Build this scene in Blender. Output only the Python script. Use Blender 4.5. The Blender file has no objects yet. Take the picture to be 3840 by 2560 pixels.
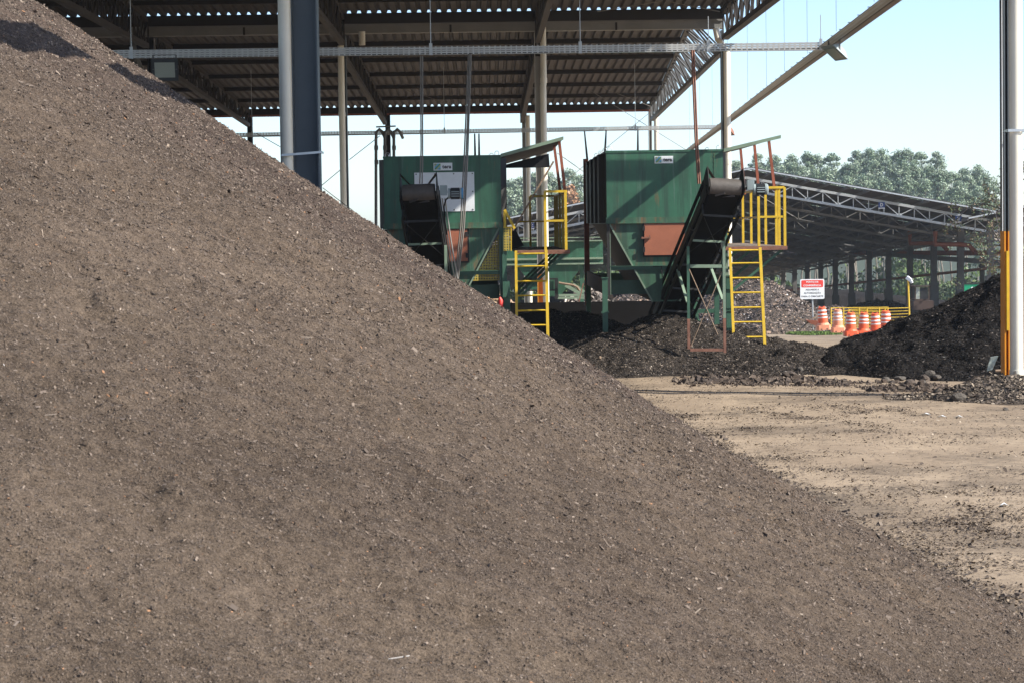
import bpy, math, random
import numpy as np
from mathutils import Vector, Matrix
random.seed(7); RS = np.random.RandomState(11)
SC = bpy.context.scene; COL = SC.collection
# ------------------------------------------------------------------ camera, world, sun, exposure
F = 8800.0; VX, VY, ROLL = 1815.0, 846.0, 0.0145; EYE = 2.7       # photograph pixels (3840 wide)
def cdir(px, py): return Vector(((px-1920)/F, -(py-1280)/F, -1.0))
_Y = cdir(VX, VY).normalized(); _H = cdir(VX+1000, VY-1000*ROLL)
_Z = _H.cross(_Y).normalized(); _X = _Y.cross(_Z)
RM = Matrix((_X, _Y, _Z))
cam = bpy.data.cameras.new('camera'); cam.sensor_width = 36; cam.lens = 36*F/3840
cam.clip_end = 6000; cam.clip_start = 0.1
camo = bpy.data.objects.new('camera', cam); COL.objects.link(camo)
camo.matrix_world = Matrix.Translation((0, 0, EYE)) @ RM.to_4x4()
SC.camera = camo
cam.dof.use_dof = True; cam.dof.focus_distance = 44; cam.dof.aperture_fstop = 13.0
SUN = Vector((1.0, -0.37, 0.80)).normalized()
w = bpy.data.worlds.new('World'); SC.world = w; w.use_nodes = True
nt = w.node_tree; sky = nt.nodes.new('ShaderNodeTexSky'); sky.sky_type = 'NISHITA'; sky.sun_disc = False
sky.sun_elevation = math.asin(SUN.z); sky.sun_rotation = math.atan2(SUN.x, SUN.y)
sky.air_density = .7; sky.dust_density = .6; sky.ozone_density = 2.6; sky.altitude = 0
bg = nt.nodes['Background']; bg.inputs['Strength'].default_value = 0.14
nt.links.new(sky.outputs[0], bg.inputs['Color'])
sl = bpy.data.lights.new('sun', 'SUN'); sl.energy = 5.0; sl.angle = math.radians(0.5); sl.color = (1, .955, .88)
so = bpy.data.objects.new('sun', sl); COL.objects.link(so); so.rotation_euler = SUN.to_track_quat('Z', 'Y').to_euler()
so.location = (20, -20, 30)
SC.view_settings.view_transform = 'Standard'; SC.view_settings.look = 'None'
SC.view_settings.gamma = 1; SC.view_settings.exposure = 0.86
SC.cycles.max_bounces = 6; SC.cycles.diffuse_bounces = 3; SC.cycles.transparent_max_bounces = 12
SC.cycles.use_denoising = True

# ------------------------------------------------------------------ helpers
def P(px, py, z):
    """point seen at photograph pixel (px,py) on the plane y = z"""
    d = RM @ cdir(px, py); t = z/d.y
    return Vector((d.x*t, z, EYE+d.z*t))
def PX(px, z): return P(px, VY, z).x
def lerp(a, b, t): return a+(b-a)*t
class MB:
    def __init__(s): s.v = []; s.f = []; s.m = []; s.smooth = False
    def add(s, vs, fs, m=0):
        n = len(s.v); s.v += [tuple(v) for v in vs]; s.f += [tuple(i+n for i in f) for f in fs]; s.m += [m]*len(fs); return s
    def box(s, a, b, m=0):
        x0, y0, z0 = [min(a[i], b[i]) for i in range(3)]; x1, y1, z1 = [max(a[i], b[i]) for i in range(3)]
        return s.add([(x0,y0,z0),(x1,y0,z0),(x1,y1,z0),(x0,y1,z0),(x0,y0,z1),(x1,y0,z1),(x1,y1,z1),(x0,y1,z1)],
              [(3,2,1,0),(4,5,6,7),(0,1,5,4),(1,2,6,5),(2,3,7,6),(3,0,4,7)], m)
    def bar(s, a, b, w, h=None, m=0, up=(0,0,1)):
        a = Vector(a); b = Vector(b); h = h or w; d = (b-a).normalized(); up = Vector(up)
        if abs(d.dot(up)) > .98: up = Vector((0,1,0))
        r = d.cross(up).normalized()*w/2; u = r.normalized().cross(d).normalized()*h/2
        return s.add([a-r-u,a+r-u,a+r+u,a-r+u,b-r-u,b+r-u,b+r+u,b-r+u],
              [(3,2,1,0),(4,5,6,7),(0,1,5,4),(1,2,6,5),(2,3,7,6),(3,0,4,7)], m)
    def tube(s, pts, r, n=10, m=0, cap=True):
        pts = [Vector(p) for p in pts]; rs = r if isinstance(r, (list, tuple)) else [r]*len(pts)
        rings = []; ref = None
        for i, p in enumerate(pts):
            d = (pts[min(i+1, len(pts)-1)]-pts[max(i-1, 0)]).normalized()
            if ref is None: ref = d.cross(Vector((0,0,1)) if abs(d.z) < .9 else Vector((1,0,0))).normalized()
            ref = (ref-d*ref.dot(d)).normalized(); u = d.cross(ref)
            rings.append([p+(ref*math.cos(t)+u*math.sin(t))*rs[i] for t in [2*math.pi*k/n for k in range(n)]])
        vs = [v for ring in rings for v in ring]; fs = []
        for i in range(len(pts)-1):
            for k in range(n): fs.append((i*n+k, i*n+(k+1)%n, (i+1)*n+(k+1)%n, (i+1)*n+k))
        if cap: fs += [tuple(range(n))[::-1], tuple((len(pts)-1)*n+k for k in range(n))]
        return s.add(vs, fs, m)
    def lathe(s, c, prof, n=20, m=0, sq=0.0):
        c = Vector(c); vs = []; fs = []
        for (r, z) in prof:
            for k in range(n):
                t = 2*math.pi*k/n; vs.append(c+Vector((r*math.cos(t), r*math.sin(t), z)))
        for i in range(len(prof)-1):
            for k in range(n): fs.append((i*n+k, i*n+(k+1)%n, (i+1)*n+(k+1)%n, (i+1)*n+k))
        fs += [tuple(range(n))[::-1], tuple((len(prof)-1)*n+k for k in range(n))]
        return s.add(vs, fs, m)
    def prism(s, poly, off, m=0):
        """planar polygon extruded by vector off"""
        n = len(poly); poly = [Vector(p) for p in poly]; off = Vector(off)
        vs = poly+[p+off for p in poly]
        fs = [tuple(range(n)), tuple(range(2*n-1, n-1, -1))]+[(i, i+n, (i+1)%n+n, (i+1)%n) for i in range(n)]
        return s.add(vs, fs, m)
    def build(s, name, mats, parent=None, smooth=None):
        me = bpy.data.meshes.new(name); o = bpy.data.objects.new(name, me); COL.objects.link(o)
        org = Vector((0,0,0))
        if parent is not None: org = ORG.get(parent.name, Vector((0,0,0))); o.parent = parent
        me.from_pydata([tuple(Vector(v)-org) for v in s.v], [], s.f)
        mats = mats if isinstance(mats, (list, tuple)) else [mats]
        for mt in mats: me.materials.append(mt)
        if len(mats) > 1: me.polygons.foreach_set('material_index', s.m)
        if smooth or s.smooth:
            me.polygons.foreach_set('use_smooth', [True]*len(me.polygons))
            try: me.set_sharp_from_angle(angle=math.radians(40))
            except Exception: pass
        import bmesh
        bm = bmesh.new(); bm.from_mesh(me); bmesh.ops.recalc_face_normals(bm, faces=bm.faces); bm.to_mesh(me); bm.free()
        ORG[o.name] = org; me.update(); return o
ORG = {}
def thing(name, loc, label, cat, group=None):
    o = bpy.data.objects.new(name, None); COL.objects.link(o); o.location = loc; o.empty_display_size = .3
    o['label'] = label; o['category'] = cat
    if group: o['group'] = group
    ORG[o.name] = Vector(loc); return o
def tag(o, label=None, cat=None, group=None, kind=None):
    if label: o['label'] = label
    if cat: o['category'] = cat
    if group: o['group'] = group
    if kind: o['kind'] = kind
    return o
def copy_tree(o, parent=None):
    c = o.copy(); COL.objects.link(c)
    if parent is not None: c.parent = parent
    for ch in o.children: copy_tree(ch, c)
    return c
# value noise -------------------------------------------------------
_T = RS.rand(256, 256)
def vnoise(x, y):
    xi = np.floor(x).astype(np.int64); yi = np.floor(y).astype(np.int64); fx = x-xi; fy = y-yi
    fx = fx*fx*(3-2*fx); fy = fy*fy*(3-2*fy); a = xi & 255; b = yi & 255; a1 = (xi+1) & 255; b1 = (yi+1) & 255
    return (_T[a,b]*(1-fx)+_T[a1,b]*fx)*(1-fy)+(_T[a,b1]*(1-fx)+_T[a1,b1]*fx)*fy-.5
def fbm(x, y, waves):
    """waves: list of (wavelength, amplitude)"""
    z = np.zeros_like(x)
    for i, (wl, am) in enumerate(waves):
        c, s_ = math.cos(i*1.3+.4), math.sin(i*1.3+.4)
        z += vnoise((x*c+y*s_)/wl+17.3*i, (-x*s_+y*c)/wl+5.1*i)*2*am
    return z
# materials -----------------------------------------------------------
def srgb(r, g, b):
    f = lambda c: (c/255/12.92) if c/255 <= .04045 else ((c/255+.055)/1.055)**2.4
    return (f(r), f(g), f(b))
def mat(name, base, rough=.6, metal=0.0, var=.15, scale=3.0, bump=0.0, bscale=40.0, rust=0.0, stretch=(1,1,1), spec=.5, dirt=0.0, streak=0.0, bdist=.02):
    m = bpy.data.materials.new(name); m.use_nodes = True; n = m.node_tree; L = n.links
    b = n.nodes['Principled BSDF']; b.inputs['Roughness'].default_value = rough; b.inputs['Metallic'].default_value = metal
    b.inputs['Specular IOR Level'].default_value = spec
    tc = n.nodes.new('ShaderNodeTexCoord'); mp = n.nodes.new('ShaderNodeMapping'); mp.inputs['Scale'].default_value = stretch
    L.new(tc.outputs['Object'], mp.inputs[0])
    nz = n.nodes.new('ShaderNodeTexNoise'); nz.inputs['Scale'].default_value = scale; nz.inputs['Detail'].default_value = 6
    nz.inputs['Roughness'].default_value = .65
    L.new(mp.outputs[0], nz.inputs['Vector'])
    rp = n.nodes.new('ShaderNodeValToRGB'); rp.color_ramp.elements[0].position = .3; rp.color_ramp.elements[1].position = .7
    lo = [c*(1-var) for c in base]; hi = [min(1, c*(1+var)) for c in base]
    rp.color_ramp.elements[0].color = (*lo, 1); rp.color_ramp.elements[1].color = (*hi, 1)
    L.new(nz.outputs['Fac'], rp.inputs[0]); colr = rp.outputs[0]
    def blend(colr, sc, st, th, colour, width=.12, detail=8):
        mp2 = n.nodes.new('ShaderNodeMapping'); mp2.inputs['Scale'].default_value = st; mp2.inputs['Location'].default_value = (3.1, 1.7, 9.2)
        L.new(tc.outputs['Object'], mp2.inputs[0])
        n2 = n.nodes.new('ShaderNodeTexNoise'); n2.inputs['Scale'].default_value = sc; n2.inputs['Detail'].default_value = detail
        n2.inputs['Roughness'].default_value = .7
        L.new(mp2.outputs[0], n2.inputs['Vector'])
        r2 = n.nodes.new('ShaderNodeValToRGB'); r2.color_ramp.elements[0].position = th; r2.color_ramp.elements[1].position = th+width
        L.new(n2.outputs['Fac'], r2.inputs[0])
        mx = n.nodes.new('ShaderNodeMix'); mx.data_type = 'RGBA'; L.new(r2.outputs[0], mx.inputs[0])
        L.new(colr, mx.inputs[6]); mx.inputs[7].default_value = (*colour, 1); return mx.outputs[2]
    if rust: colr = blend(colr, 2.2, (2.2, 2.2, .45), .72-.25*rust, (.23, .105, .045), .16)
    if dirt: colr = blend(colr, 1.3, (1, 1, .6), .62-.2*dirt, tuple(c*.45+.015 for c in base), .3)
    if streak:
        colr = blend(colr, 1.4, (5, 5, .3), .60-.12*streak, tuple(c*.55+.012 for c in base), .14); colr = blend(colr, 1.9, (7, 7, .4), .66-.08*streak, tuple(c*.8+.06 for c in base), .1)
    L.new(colr, b.inputs['Base Color'])
    if bump:
        n3 = n.nodes.new('ShaderNodeTexNoise'); n3.inputs['Scale'].default_value = bscale; n3.inputs['Detail'].default_value = 5
        L.new(tc.outputs['Object'], n3.inputs['Vector'])
        bp = n.nodes.new('ShaderNodeBump'); bp.inputs['Strength'].default_value = bump; bp.inputs['Distance'].default_value = bdist
        L.new(n3.outputs['Fac'], bp.inputs['Height']); L.new(bp.outputs[0], b.inputs['Normal'])
    return m
def attr_mat(name, rough=.85, spec=.3, gain=1.0):
    m = bpy.data.materials.new(name); m.use_nodes = True; n = m.node_tree; b = n.nodes['Principled BSDF']
    a = n.nodes.new('ShaderNodeAttribute'); a.attribute_name = 'tint'; b.inputs['Roughness'].default_value = rough
    b.inputs['Specular IOR Level'].default_value = spec
    n.links.new(a.outputs['Color'], b.inputs['Base Color']); return m
def soil_mat(name, c_lo, c_mid, c_hi, s1=.9, s2=9, s3=60, bump=.8, bdist=.02, band=None):
    """granular soil: large patches, crumbs, grain"""
    m = bpy.data.materials.new(name); m.use_nodes = True; n = m.node_tree; L = n.links; b = n.nodes['Principled BSDF']
    b.inputs['Roughness'].default_value = .95; b.inputs['Specular IOR Level'].default_value = .15
    tc = n.nodes.new('ShaderNodeTexCoord')
    def noise(sc, det=6, ro=.6):
        k = n.nodes.new('ShaderNodeTexNoise'); k.inputs['Scale'].default_value = sc; k.inputs['Detail'].default_value = det
        k.inputs['Roughness'].default_value = ro; L.new(tc.outputs['Object'], k.inputs['Vector']); return k.outputs['Fac']
    def math_(op, a, bb):
        k = n.nodes.new('ShaderNodeMath'); k.operation = op
        for i, q in enumerate((a, bb)):
            if isinstance(q, (int, float)): k.inputs[i].default_value = q
            else: L.new(q, k.inputs[i])
        return k.outputs[0]
    a = noise(s1, 5, .6); c = noise(s2, 8, .75); g = noise(s3, 4, .8)
    tot = math_('ADD', math_('MULTIPLY', a, .17), math_('ADD', math_('MULTIPLY', c, .35), math_('MULTIPLY', g, .48)))
    rp = n.nodes.new('ShaderNodeValToRGB'); e = rp.color_ramp.elements; e[0].position = .38; e[0].color = (*c_lo, 1)
    e[1].position = .64; e[1].color = (*c_hi, 1); k = e.new(.5); k.color = (*c_mid, 1)
    L.new(tot, rp.inputs[0]); co = rp.outputs[0]
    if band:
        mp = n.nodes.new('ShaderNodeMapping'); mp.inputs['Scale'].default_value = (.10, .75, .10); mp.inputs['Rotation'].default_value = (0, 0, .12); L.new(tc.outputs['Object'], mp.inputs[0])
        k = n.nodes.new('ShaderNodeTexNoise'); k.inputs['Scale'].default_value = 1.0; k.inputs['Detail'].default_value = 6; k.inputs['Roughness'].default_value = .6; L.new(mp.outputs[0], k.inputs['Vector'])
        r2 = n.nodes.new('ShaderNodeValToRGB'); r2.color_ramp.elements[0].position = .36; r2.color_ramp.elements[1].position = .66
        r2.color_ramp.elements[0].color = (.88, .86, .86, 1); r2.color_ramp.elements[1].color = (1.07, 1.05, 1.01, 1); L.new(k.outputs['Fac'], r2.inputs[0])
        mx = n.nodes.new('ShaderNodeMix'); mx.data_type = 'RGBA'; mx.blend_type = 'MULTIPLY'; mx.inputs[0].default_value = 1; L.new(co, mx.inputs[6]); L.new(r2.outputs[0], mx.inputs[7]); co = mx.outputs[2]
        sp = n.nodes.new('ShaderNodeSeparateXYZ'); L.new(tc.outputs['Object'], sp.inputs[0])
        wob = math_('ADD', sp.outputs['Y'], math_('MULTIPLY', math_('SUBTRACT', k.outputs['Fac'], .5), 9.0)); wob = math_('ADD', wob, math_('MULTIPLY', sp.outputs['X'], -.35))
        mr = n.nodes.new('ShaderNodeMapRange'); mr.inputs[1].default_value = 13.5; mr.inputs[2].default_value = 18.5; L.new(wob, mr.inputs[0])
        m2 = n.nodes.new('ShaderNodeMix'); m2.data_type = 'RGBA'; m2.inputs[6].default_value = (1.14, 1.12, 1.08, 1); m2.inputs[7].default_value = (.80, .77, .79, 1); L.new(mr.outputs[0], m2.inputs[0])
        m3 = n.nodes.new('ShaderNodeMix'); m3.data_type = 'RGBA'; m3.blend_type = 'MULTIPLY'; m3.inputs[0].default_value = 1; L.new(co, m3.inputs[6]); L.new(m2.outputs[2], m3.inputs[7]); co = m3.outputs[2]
    L.new(co, b.inputs['Base Color'])
    bp = n.nodes.new('ShaderNodeBump'); bp.inputs['Strength'].default_value = bump; bp.inputs['Distance'].default_value = bdist
    L.new(math_('ADD', math_('MULTIPLY', c, 1.6), g), bp.inputs['Height']); L.new(bp.outputs[0], b.inputs['Normal'])
    return m, rp, tot
MT = {}
MT['green'] = mat('green_paint', (.034, .118, .068), .45, 0, .2, 1.4, rust=.5, dirt=.55, bump=.5, bscale=1.6, bdist=.03, streak=1)
MT['green_rusty'] = mat('green_paint_rusty', (.048, .125, .072), .5, 0, .25, 3.0, rust=.9, dirt=.45, streak=1, bump=.5, bscale=2.2, bdist=.02)
MT['green_plain'] = mat('green_frame', (.042, .112, .07), .5, 0, .2, 5.0, rust=.45, dirt=.3)
MT['pale_green'] = mat('pale_green_paint', (.2, .27, .19), .5, 0, .15, 4.0, rust=.2)
MT['door'] = mat('red_oxide_primer', (.34, .115, .06), .6, 0, .12, 4, dirt=.1, bump=.05)
MT['rustbar'] = mat('rusty_steel', (.22, .10, .065), .8, 0, .3, 9)
MT['redpost'] = mat('red_oxide_post', (.30, .085, .045), .6, 0, .25, 7)
MT['yellow'] = mat('yellow_paint', (.66, .43, .025), .5, 0, .15, 6, rust=.3, dirt=.2)
MT['orange_col'] = mat('orange_column_paint', (.70, .27, .012), .5, 0, .12, 3, dirt=.4)
MT['black'] = mat('black_rubber', (.009, .0082, .008), .85, 0, .3, 6, bump=.2, spec=.12)
MT['belt'] = mat('worn_belt', (.085, .072, .062), .6, 0, .35, 5, bump=.2)
MT['darksteel'] = mat('dark_steel', (.018, .018, .0175), .6, .2, .3, 5)
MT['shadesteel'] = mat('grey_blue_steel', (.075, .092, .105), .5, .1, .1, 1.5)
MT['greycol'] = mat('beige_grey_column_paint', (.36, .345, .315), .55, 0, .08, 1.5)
MT['roofsteel'] = mat('brown_grey_steel', (.03, .026, .023), .7, .1, .2, 2)
MT['chord'] = mat('truss_steel', (.042, .036, .032), .7, .1, .2, 2)
MT['galv'] = mat('galvanised', (.48, .50, .50), .45, .5, .12, 3)
MT['galv_dull'] = mat('galvanised_dull', (.13, .13, .125), .6, .1, .15, 2)
MT['gutter'] = mat('gutter_steel', (.22, .215, .20), .6, .1, .12, 1.5, dirt=.2)
MT['traybase'] = mat('tray_underside', (.21, .185, .165), .6, .1, .2, 1.2)
MT['darkorange'] = mat('dark_brown_orange', (.055, .03, .02), .8, 0, .2, 2)  # orange lowered to an even dark brown for the loader
MT['pvc'] = mat('cream_pvc', (.76, .71, .58), .35, 0, .05, 2, dirt=.12)
MT['white'] = mat('white_plate', (.80, .82, .82), .5, 0, .07, 3)
MT['red'] = mat('red_paint', (.75, .05, .035), .5, 0, .03, 3)
MT['ink'] = mat('black_ink', (.02, .02, .022), .6, 0, 0, 3)
MT['blue'] = mat('blue_enamel', (.02, .06, .26), .4, 0, .05, 3)
MT['signgreen'] = mat('green_sign', (.0, .26, .12), .4, 0, .05, 3)
MT['concrete'] = mat('concrete', (.12, .113, .104), .9, 0, .2, 1.4, dirt=.35)
MT['wood'] = mat('weathered_wood', (.24, .17, .115), .9, 0, .3, 3, stretch=(1, 1, 12))
MT['deck'] = mat('worn_deck', (.17, .13, .10), .9, 0, .35, 12, bump=.6, bscale=60)
MT['zinc'] = mat('zinc_strap', (.6, .6, .6), .3, .8, .05, 3)
MT['motor'] = mat('motor_paint', (.30, .36, .36), .45, 0, .12, 4)
MT['motor_dark'] = mat('motor_dark', (.05, .055, .06), .5, .1, .2, 5)
MT['motor_blue'] = mat('motor_blue', (.06, .30, .62), .5, 0, .05, 3)
MT['glass'] = mat('floodlight_glass', (.35, .38, .33), .12, 0, .05, 2)
MT['barrel'] = mat('orange_plastic', (.74, .115, .035), .55, 0, .12, 3, dirt=.35)
MT['barrel_old'] = mat('sun_bleached_orange', (.74, .30, .17), .6, 0, .15, 3)
MT['bandwhite'] = mat('white_band', (.72, .68, .65), .45, 0, .08, 3, dirt=.3)
MT['pipeorange'] = mat('orange_pipe', (.24, .065, .028), .6, 0, .15, 1)
MT['cord'] = mat('grey_conduit', (.20, .18, .155), .55, 0, .2, 4)
MT['conduit'] = mat('pale_conduit', (.42, .41, .38), .5, .2, .1, 3)
def tray_mat():
    m = mat('perforated_tray', (.50, .50, .48), .45, .35, .1, 2); n = m.node_tree; L = n.links
    b = n.nodes['Principled BSDF']; out = n.nodes['Material Output']
    tc = n.nodes.new('ShaderNodeTexCoord'); mp = n.nodes.new('ShaderNodeMapping'); mp.inputs['Rotation'].default_value = (math.radians(90), 0, 0)
    L.new(tc.outputs['Object'], mp.inputs[0])
    br = n.nodes.new('ShaderNodeTexBrick'); br.inputs['Scale'].default_value = 1; br.inputs['Brick Width'].default_value = .10
    br.inputs['Row Height'].default_value = .042; br.inputs['Mortar Size'].default_value = .014; br.offset = .0
    br.inputs['Color1'].default_value = br.inputs['Color2'].default_value = (1,1,1,1); br.inputs['Mortar'].default_value = (0,0,0,1)
    L.new(mp.outputs[0], br.inputs['Vector'])
    tr = n.nodes.new('ShaderNodeBsdfTransparent'); mx = n.nodes.new('ShaderNodeMixShader')
    L.new(br.outputs['Color'], mx.inputs[0]); L.new(b.outputs[0], mx.inputs[1]); L.new(tr.outputs[0], mx.inputs[2])
    L.new(mx.outputs[0], out.inputs['Surface']); return m
MT['shadesheet'] = mat('shade_dark_sheet', (.028, .027, .025), .6, .1, .35, 2.5)  # near-black colour carries the shade of machine sides, hopper and canopy underside
MT['galv_mid'] = mat('galvanised_shaded', (.19, .185, .172), .6, .1, .15, 2)  # darker copy of galv: interior shade put into the rear trusses' colour
MT['tray'] = tray_mat()
def roof_mat():
    m = mat('corrugated_sheet', (.078, .071, .069), .7, .05, .2, .7, dirt=.35); return m
MT['sheet'] = roof_mat()
def mesh_mat():
    m = mat('yellow_mesh', (.45, .34, .06), .5, 0, .1, 5, rust=.2); n = m.node_tree; L = n.links
    b = n.nodes['Principled BSDF']; out = n.nodes['Material Output']
    tc = n.nodes.new('ShaderNodeTexCoord'); mp = n.nodes.new('ShaderNodeMapping'); mp.inputs['Rotation'].default_value = (math.radians(90), 0, 0)
    L.new(tc.outputs['Object'], mp.inputs[0])
    br = n.nodes.new('ShaderNodeTexBrick'); br.inputs['Scale'].default_value = 1; br.inputs['Brick Width'].default_value = .05
    br.inputs['Row Height'].default_value = .05; br.inputs['Mortar Size'].default_value = .013; br.offset = 0
    br.inputs['Color1'].default_value = br.inputs['Color2'].default_value = (1,1,1,1); br.inputs['Mortar'].default_value = (0,0,0,1)
    L.new(mp.outputs[0], br.inputs['Vector'])
    tr = n.nodes.new('ShaderNodeBsdfTransparent'); mx = n.nodes.new('ShaderNodeMixShader')
    L.new(br.outputs['Color'], mx.inputs[0]); L.new(b.outputs[0], mx.inputs[1]); L.new(tr.outputs[0], mx.inputs[2])
    L.new(mx.outputs[0], out.inputs['Surface']); return m
MT['mesh'] = mesh_mat()
def crumbs(name, x, y, hfun, rad, material, palette, weights, parent=None):
    """tumbled six sided lumps, a real volume each"""
    n = len(x); z = hfun(x, y); B = np.array([(-1,-1,-1),(1,-1,-1),(1,1,-1),(-1,1,-1),(-1,-1,1),(1,-1,1),(1,1,1),(-1,1,1)])*.62
    V = B[None]*(1+RS.normal(0, .22, (n, 8, 3))); V = V*rad[:, None, None]*(.55+.9*RS.rand(n, 1, 3))
    a = RS.normal(0, 1, (n, 3)); a /= np.linalg.norm(a, axis=1)[:, None]; b = np.cross(a, RS.normal(0, 1, (n, 3))); b /= np.linalg.norm(b, axis=1)[:, None]; c = np.cross(a, b)
    V = V[:, :, :1]*a[:, None]+V[:, :, 1:2]*b[:, None]+V[:, :, 2:]*c[:, None]+np.stack([x, y, z+rad*.15], 1)[:, None]
    Q = np.array([(0,3,2,1),(4,5,6,7),(0,1,5,4),(1,2,6,5),(2,3,7,6),(3,0,4,7)]); Fq = (Q[None]+np.arange(n)[:, None, None]*8).reshape(-1, 4)
    pal = np.array(palette); ci = RS.choice(len(pal), n, p=np.array(weights)/np.sum(weights)); tint = np.repeat(pal[ci]*(.7+.6*RS.rand(n))[:, None], 8, 0)
    return np_mesh(name, V.reshape(-1, 3), Fq, material, np.clip(tint, 0, 1), smooth=False, parent=parent)
# numpy meshes ---------------------------------------------------------
def np_mesh(name, V, Fq, material, tint=None, smooth=True, parent=None):
    me = bpy.data.meshes.new(name); nv = len(V); nf = len(Fq)
    me.vertices.add(nv); me.vertices.foreach_set('co', V.astype(np.float32).ravel())
    me.loops.add(nf*4); me.loops.foreach_set('vertex_index', Fq.astype(np.int32).ravel())
    me.polygons.add(nf); me.polygons.foreach_set('loop_start', np.arange(nf, dtype=np.int32)*4)
    try: me.polygons.foreach_set('loop_total', np.full(nf, 4, dtype=np.int32))
    except Exception: pass
    me.polygons.foreach_set('use_smooth', np.full(nf, smooth))
    if tint is not None:
        at = me.color_attributes.new('tint', 'FLOAT_COLOR', 'POINT')
        at.data.foreach_set('color', np.concatenate([tint, np.ones((nv, 1))], 1).astype(np.float32).ravel())
    me.materials.append(material); me.update(calc_edges=True); me.validate()
    o = bpy.data.objects.new(name, me); COL.objects.link(o)
    if parent is not None: o.parent = parent
    ORG[o.name] = Vector((0,0,0)); return o
def grid(name, X, Y, Z, material, keep=None):
    r, c = X.shape; idx = np.arange(r*c).reshape(r, c)
    Fq = np.stack([idx[:-1,:-1], idx[:-1,1:], idx[1:,1:], idx[1:,:-1]], -1).reshape(-1, 4)
    V = np.stack([X, Y, Z], -1).reshape(-1, 3)
    if keep is not None:
        k = (keep[:-1,:-1] | keep[1:,1:] | keep[:-1,1:] | keep[1:,:-1]).ravel(); Fq = Fq[k]
        used = np.zeros(r*c, bool); used[Fq.ravel()] = True; remap = np.cumsum(used)-1; V = V[used]; Fq = remap[Fq]
    return np_mesh(name, V, Fq, material)
def chips(name, x, y, hfun, length, width, material, palette, weights, parent=None, tilt=.5, lift=.4, down=None):
    """scatter thin flakes on the surface hfun"""
    n = len(x); e = .03
    z = hfun(x, y); nx = -(hfun(x+e, y)-hfun(x-e, y))/(2*e); ny = -(hfun(x, y+e)-hfun(x, y-e))/(2*e)
    N = np.stack([nx, ny, np.ones(n)], 1)+RS.normal(0, tilt, (n, 3)); N /= np.linalg.norm(N, axis=1)[:, None]
    ang = RS.rand(n)*2*np.pi; D = np.stack([np.cos(ang), np.sin(ang), np.zeros(n)], 1)
    if down is not None: D = D+down(x, y)*.8
    A = np.cross(N, D); A /= np.linalg.norm(A, axis=1)[:, None]; B = np.cross(A, N)
    C = np.stack([x, y, z+width*lift], 1); l = (length/2)[:, None]; wd = (width/2)[:, None]
    k = (.5+RS.rand(n)*.7)[:, None]; bend = N*(RS.normal(0, .18, n)*length)[:, None]
    V = np.stack([C-B*l-A*wd*k, C-B*l+A*wd+bend*.2, C+B*l+A*wd*k+bend, C+B*l-A*wd+bend], 1).reshape(-1, 3)
    Fq = np.arange(n*4).reshape(n, 4)
    pal = np.array(palette); ci = RS.choice(len(pal), n, p=np.array(weights)/np.sum(weights))
    tint = np.repeat(pal[ci]*(.75+.5*RS.rand(n))[:, None], 4, 0)
    return np_mesh(name, V, Fq, material, np.clip(tint, 0, 1), smooth=False, parent=parent)

# ------------------------------------------------------------------ terrain and heaps
def g0(y):
    y = np.asarray(y, float)
    return np.interp(y, [-500, 46, 60, 99, 150, 330, 420, 5000], [0, 0, -.5, -2.2, -4.2, -12, -14, -14])
def ground_h(x, y):
    near = np.clip((60-y)/30, 0, 1)
    return g0(y)+fbm(x, y, [(5, .03), (1.2, .015)])*near+fbm(x*.35, y, [(.5, .010), (.16, .008)])*near*(y > 5)
def seg_dist(x, y, a, b):
    ax, ay = a; bx, by = b; dx, dy = bx-ax, by-ay
    t = np.clip(((x-ax)*dx+(y-ay)*dy)/(dx*dx+dy*dy), 0, 1); return np.hypot(x-ax-t*dx, y-ay-t*dy), t
def smax(a, b, k=.06): return .5*(a+b+np.sqrt((a-b)**2+k*k))
def pile_h(x, y):
    d, t = seg_dist(x, y, (-5.01, 13.86), (-6.92, 37.1))
    k = [8, 12, 16, 20, 25, 31, 38, 44]
    R = np.interp(y, k, [8.77, 8.67, 8.60, 8.52, 8.68, 8.75, 8.77, 8.78])+vnoise(x*.25+9, y*.25)*.2
    h = np.interp(y, k, [.467, .534, .60, .655, .69, .703, .706, .705])*(R-np.sqrt(d*d+.35))
    # sliding streaks run down the slope
    a = np.arctan2(y-38, x+6.6)*np.where(y > 38, 8, 0)+y*np.where(y <= 38, 1, 0)
    h = h+fbm(a*1.0, d*.12, [(1.3, .05), (.45, .022)])
    h = h+fbm(x*.5, y, [(2.6, .09), (1.1, .05), (.5, .028)])
    xs_, ys_ = x*.55+y*.12, y       # crumbs are drawn out down the slope
    h = h+fbm(xs_, ys_, [(.24, .024), (.10, .018), (.045, .012), (.022, .006)])
    h = h-.035*np.clip(vnoise(xs_/.05+31, ys_/.045)*2-.35, 0, 1)-.06*np.clip(vnoise(xs_/.10+3, ys_/.09+50)*2-.52, 0, 1)
    return smax(h, -.12+0*x, .05)
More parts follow.
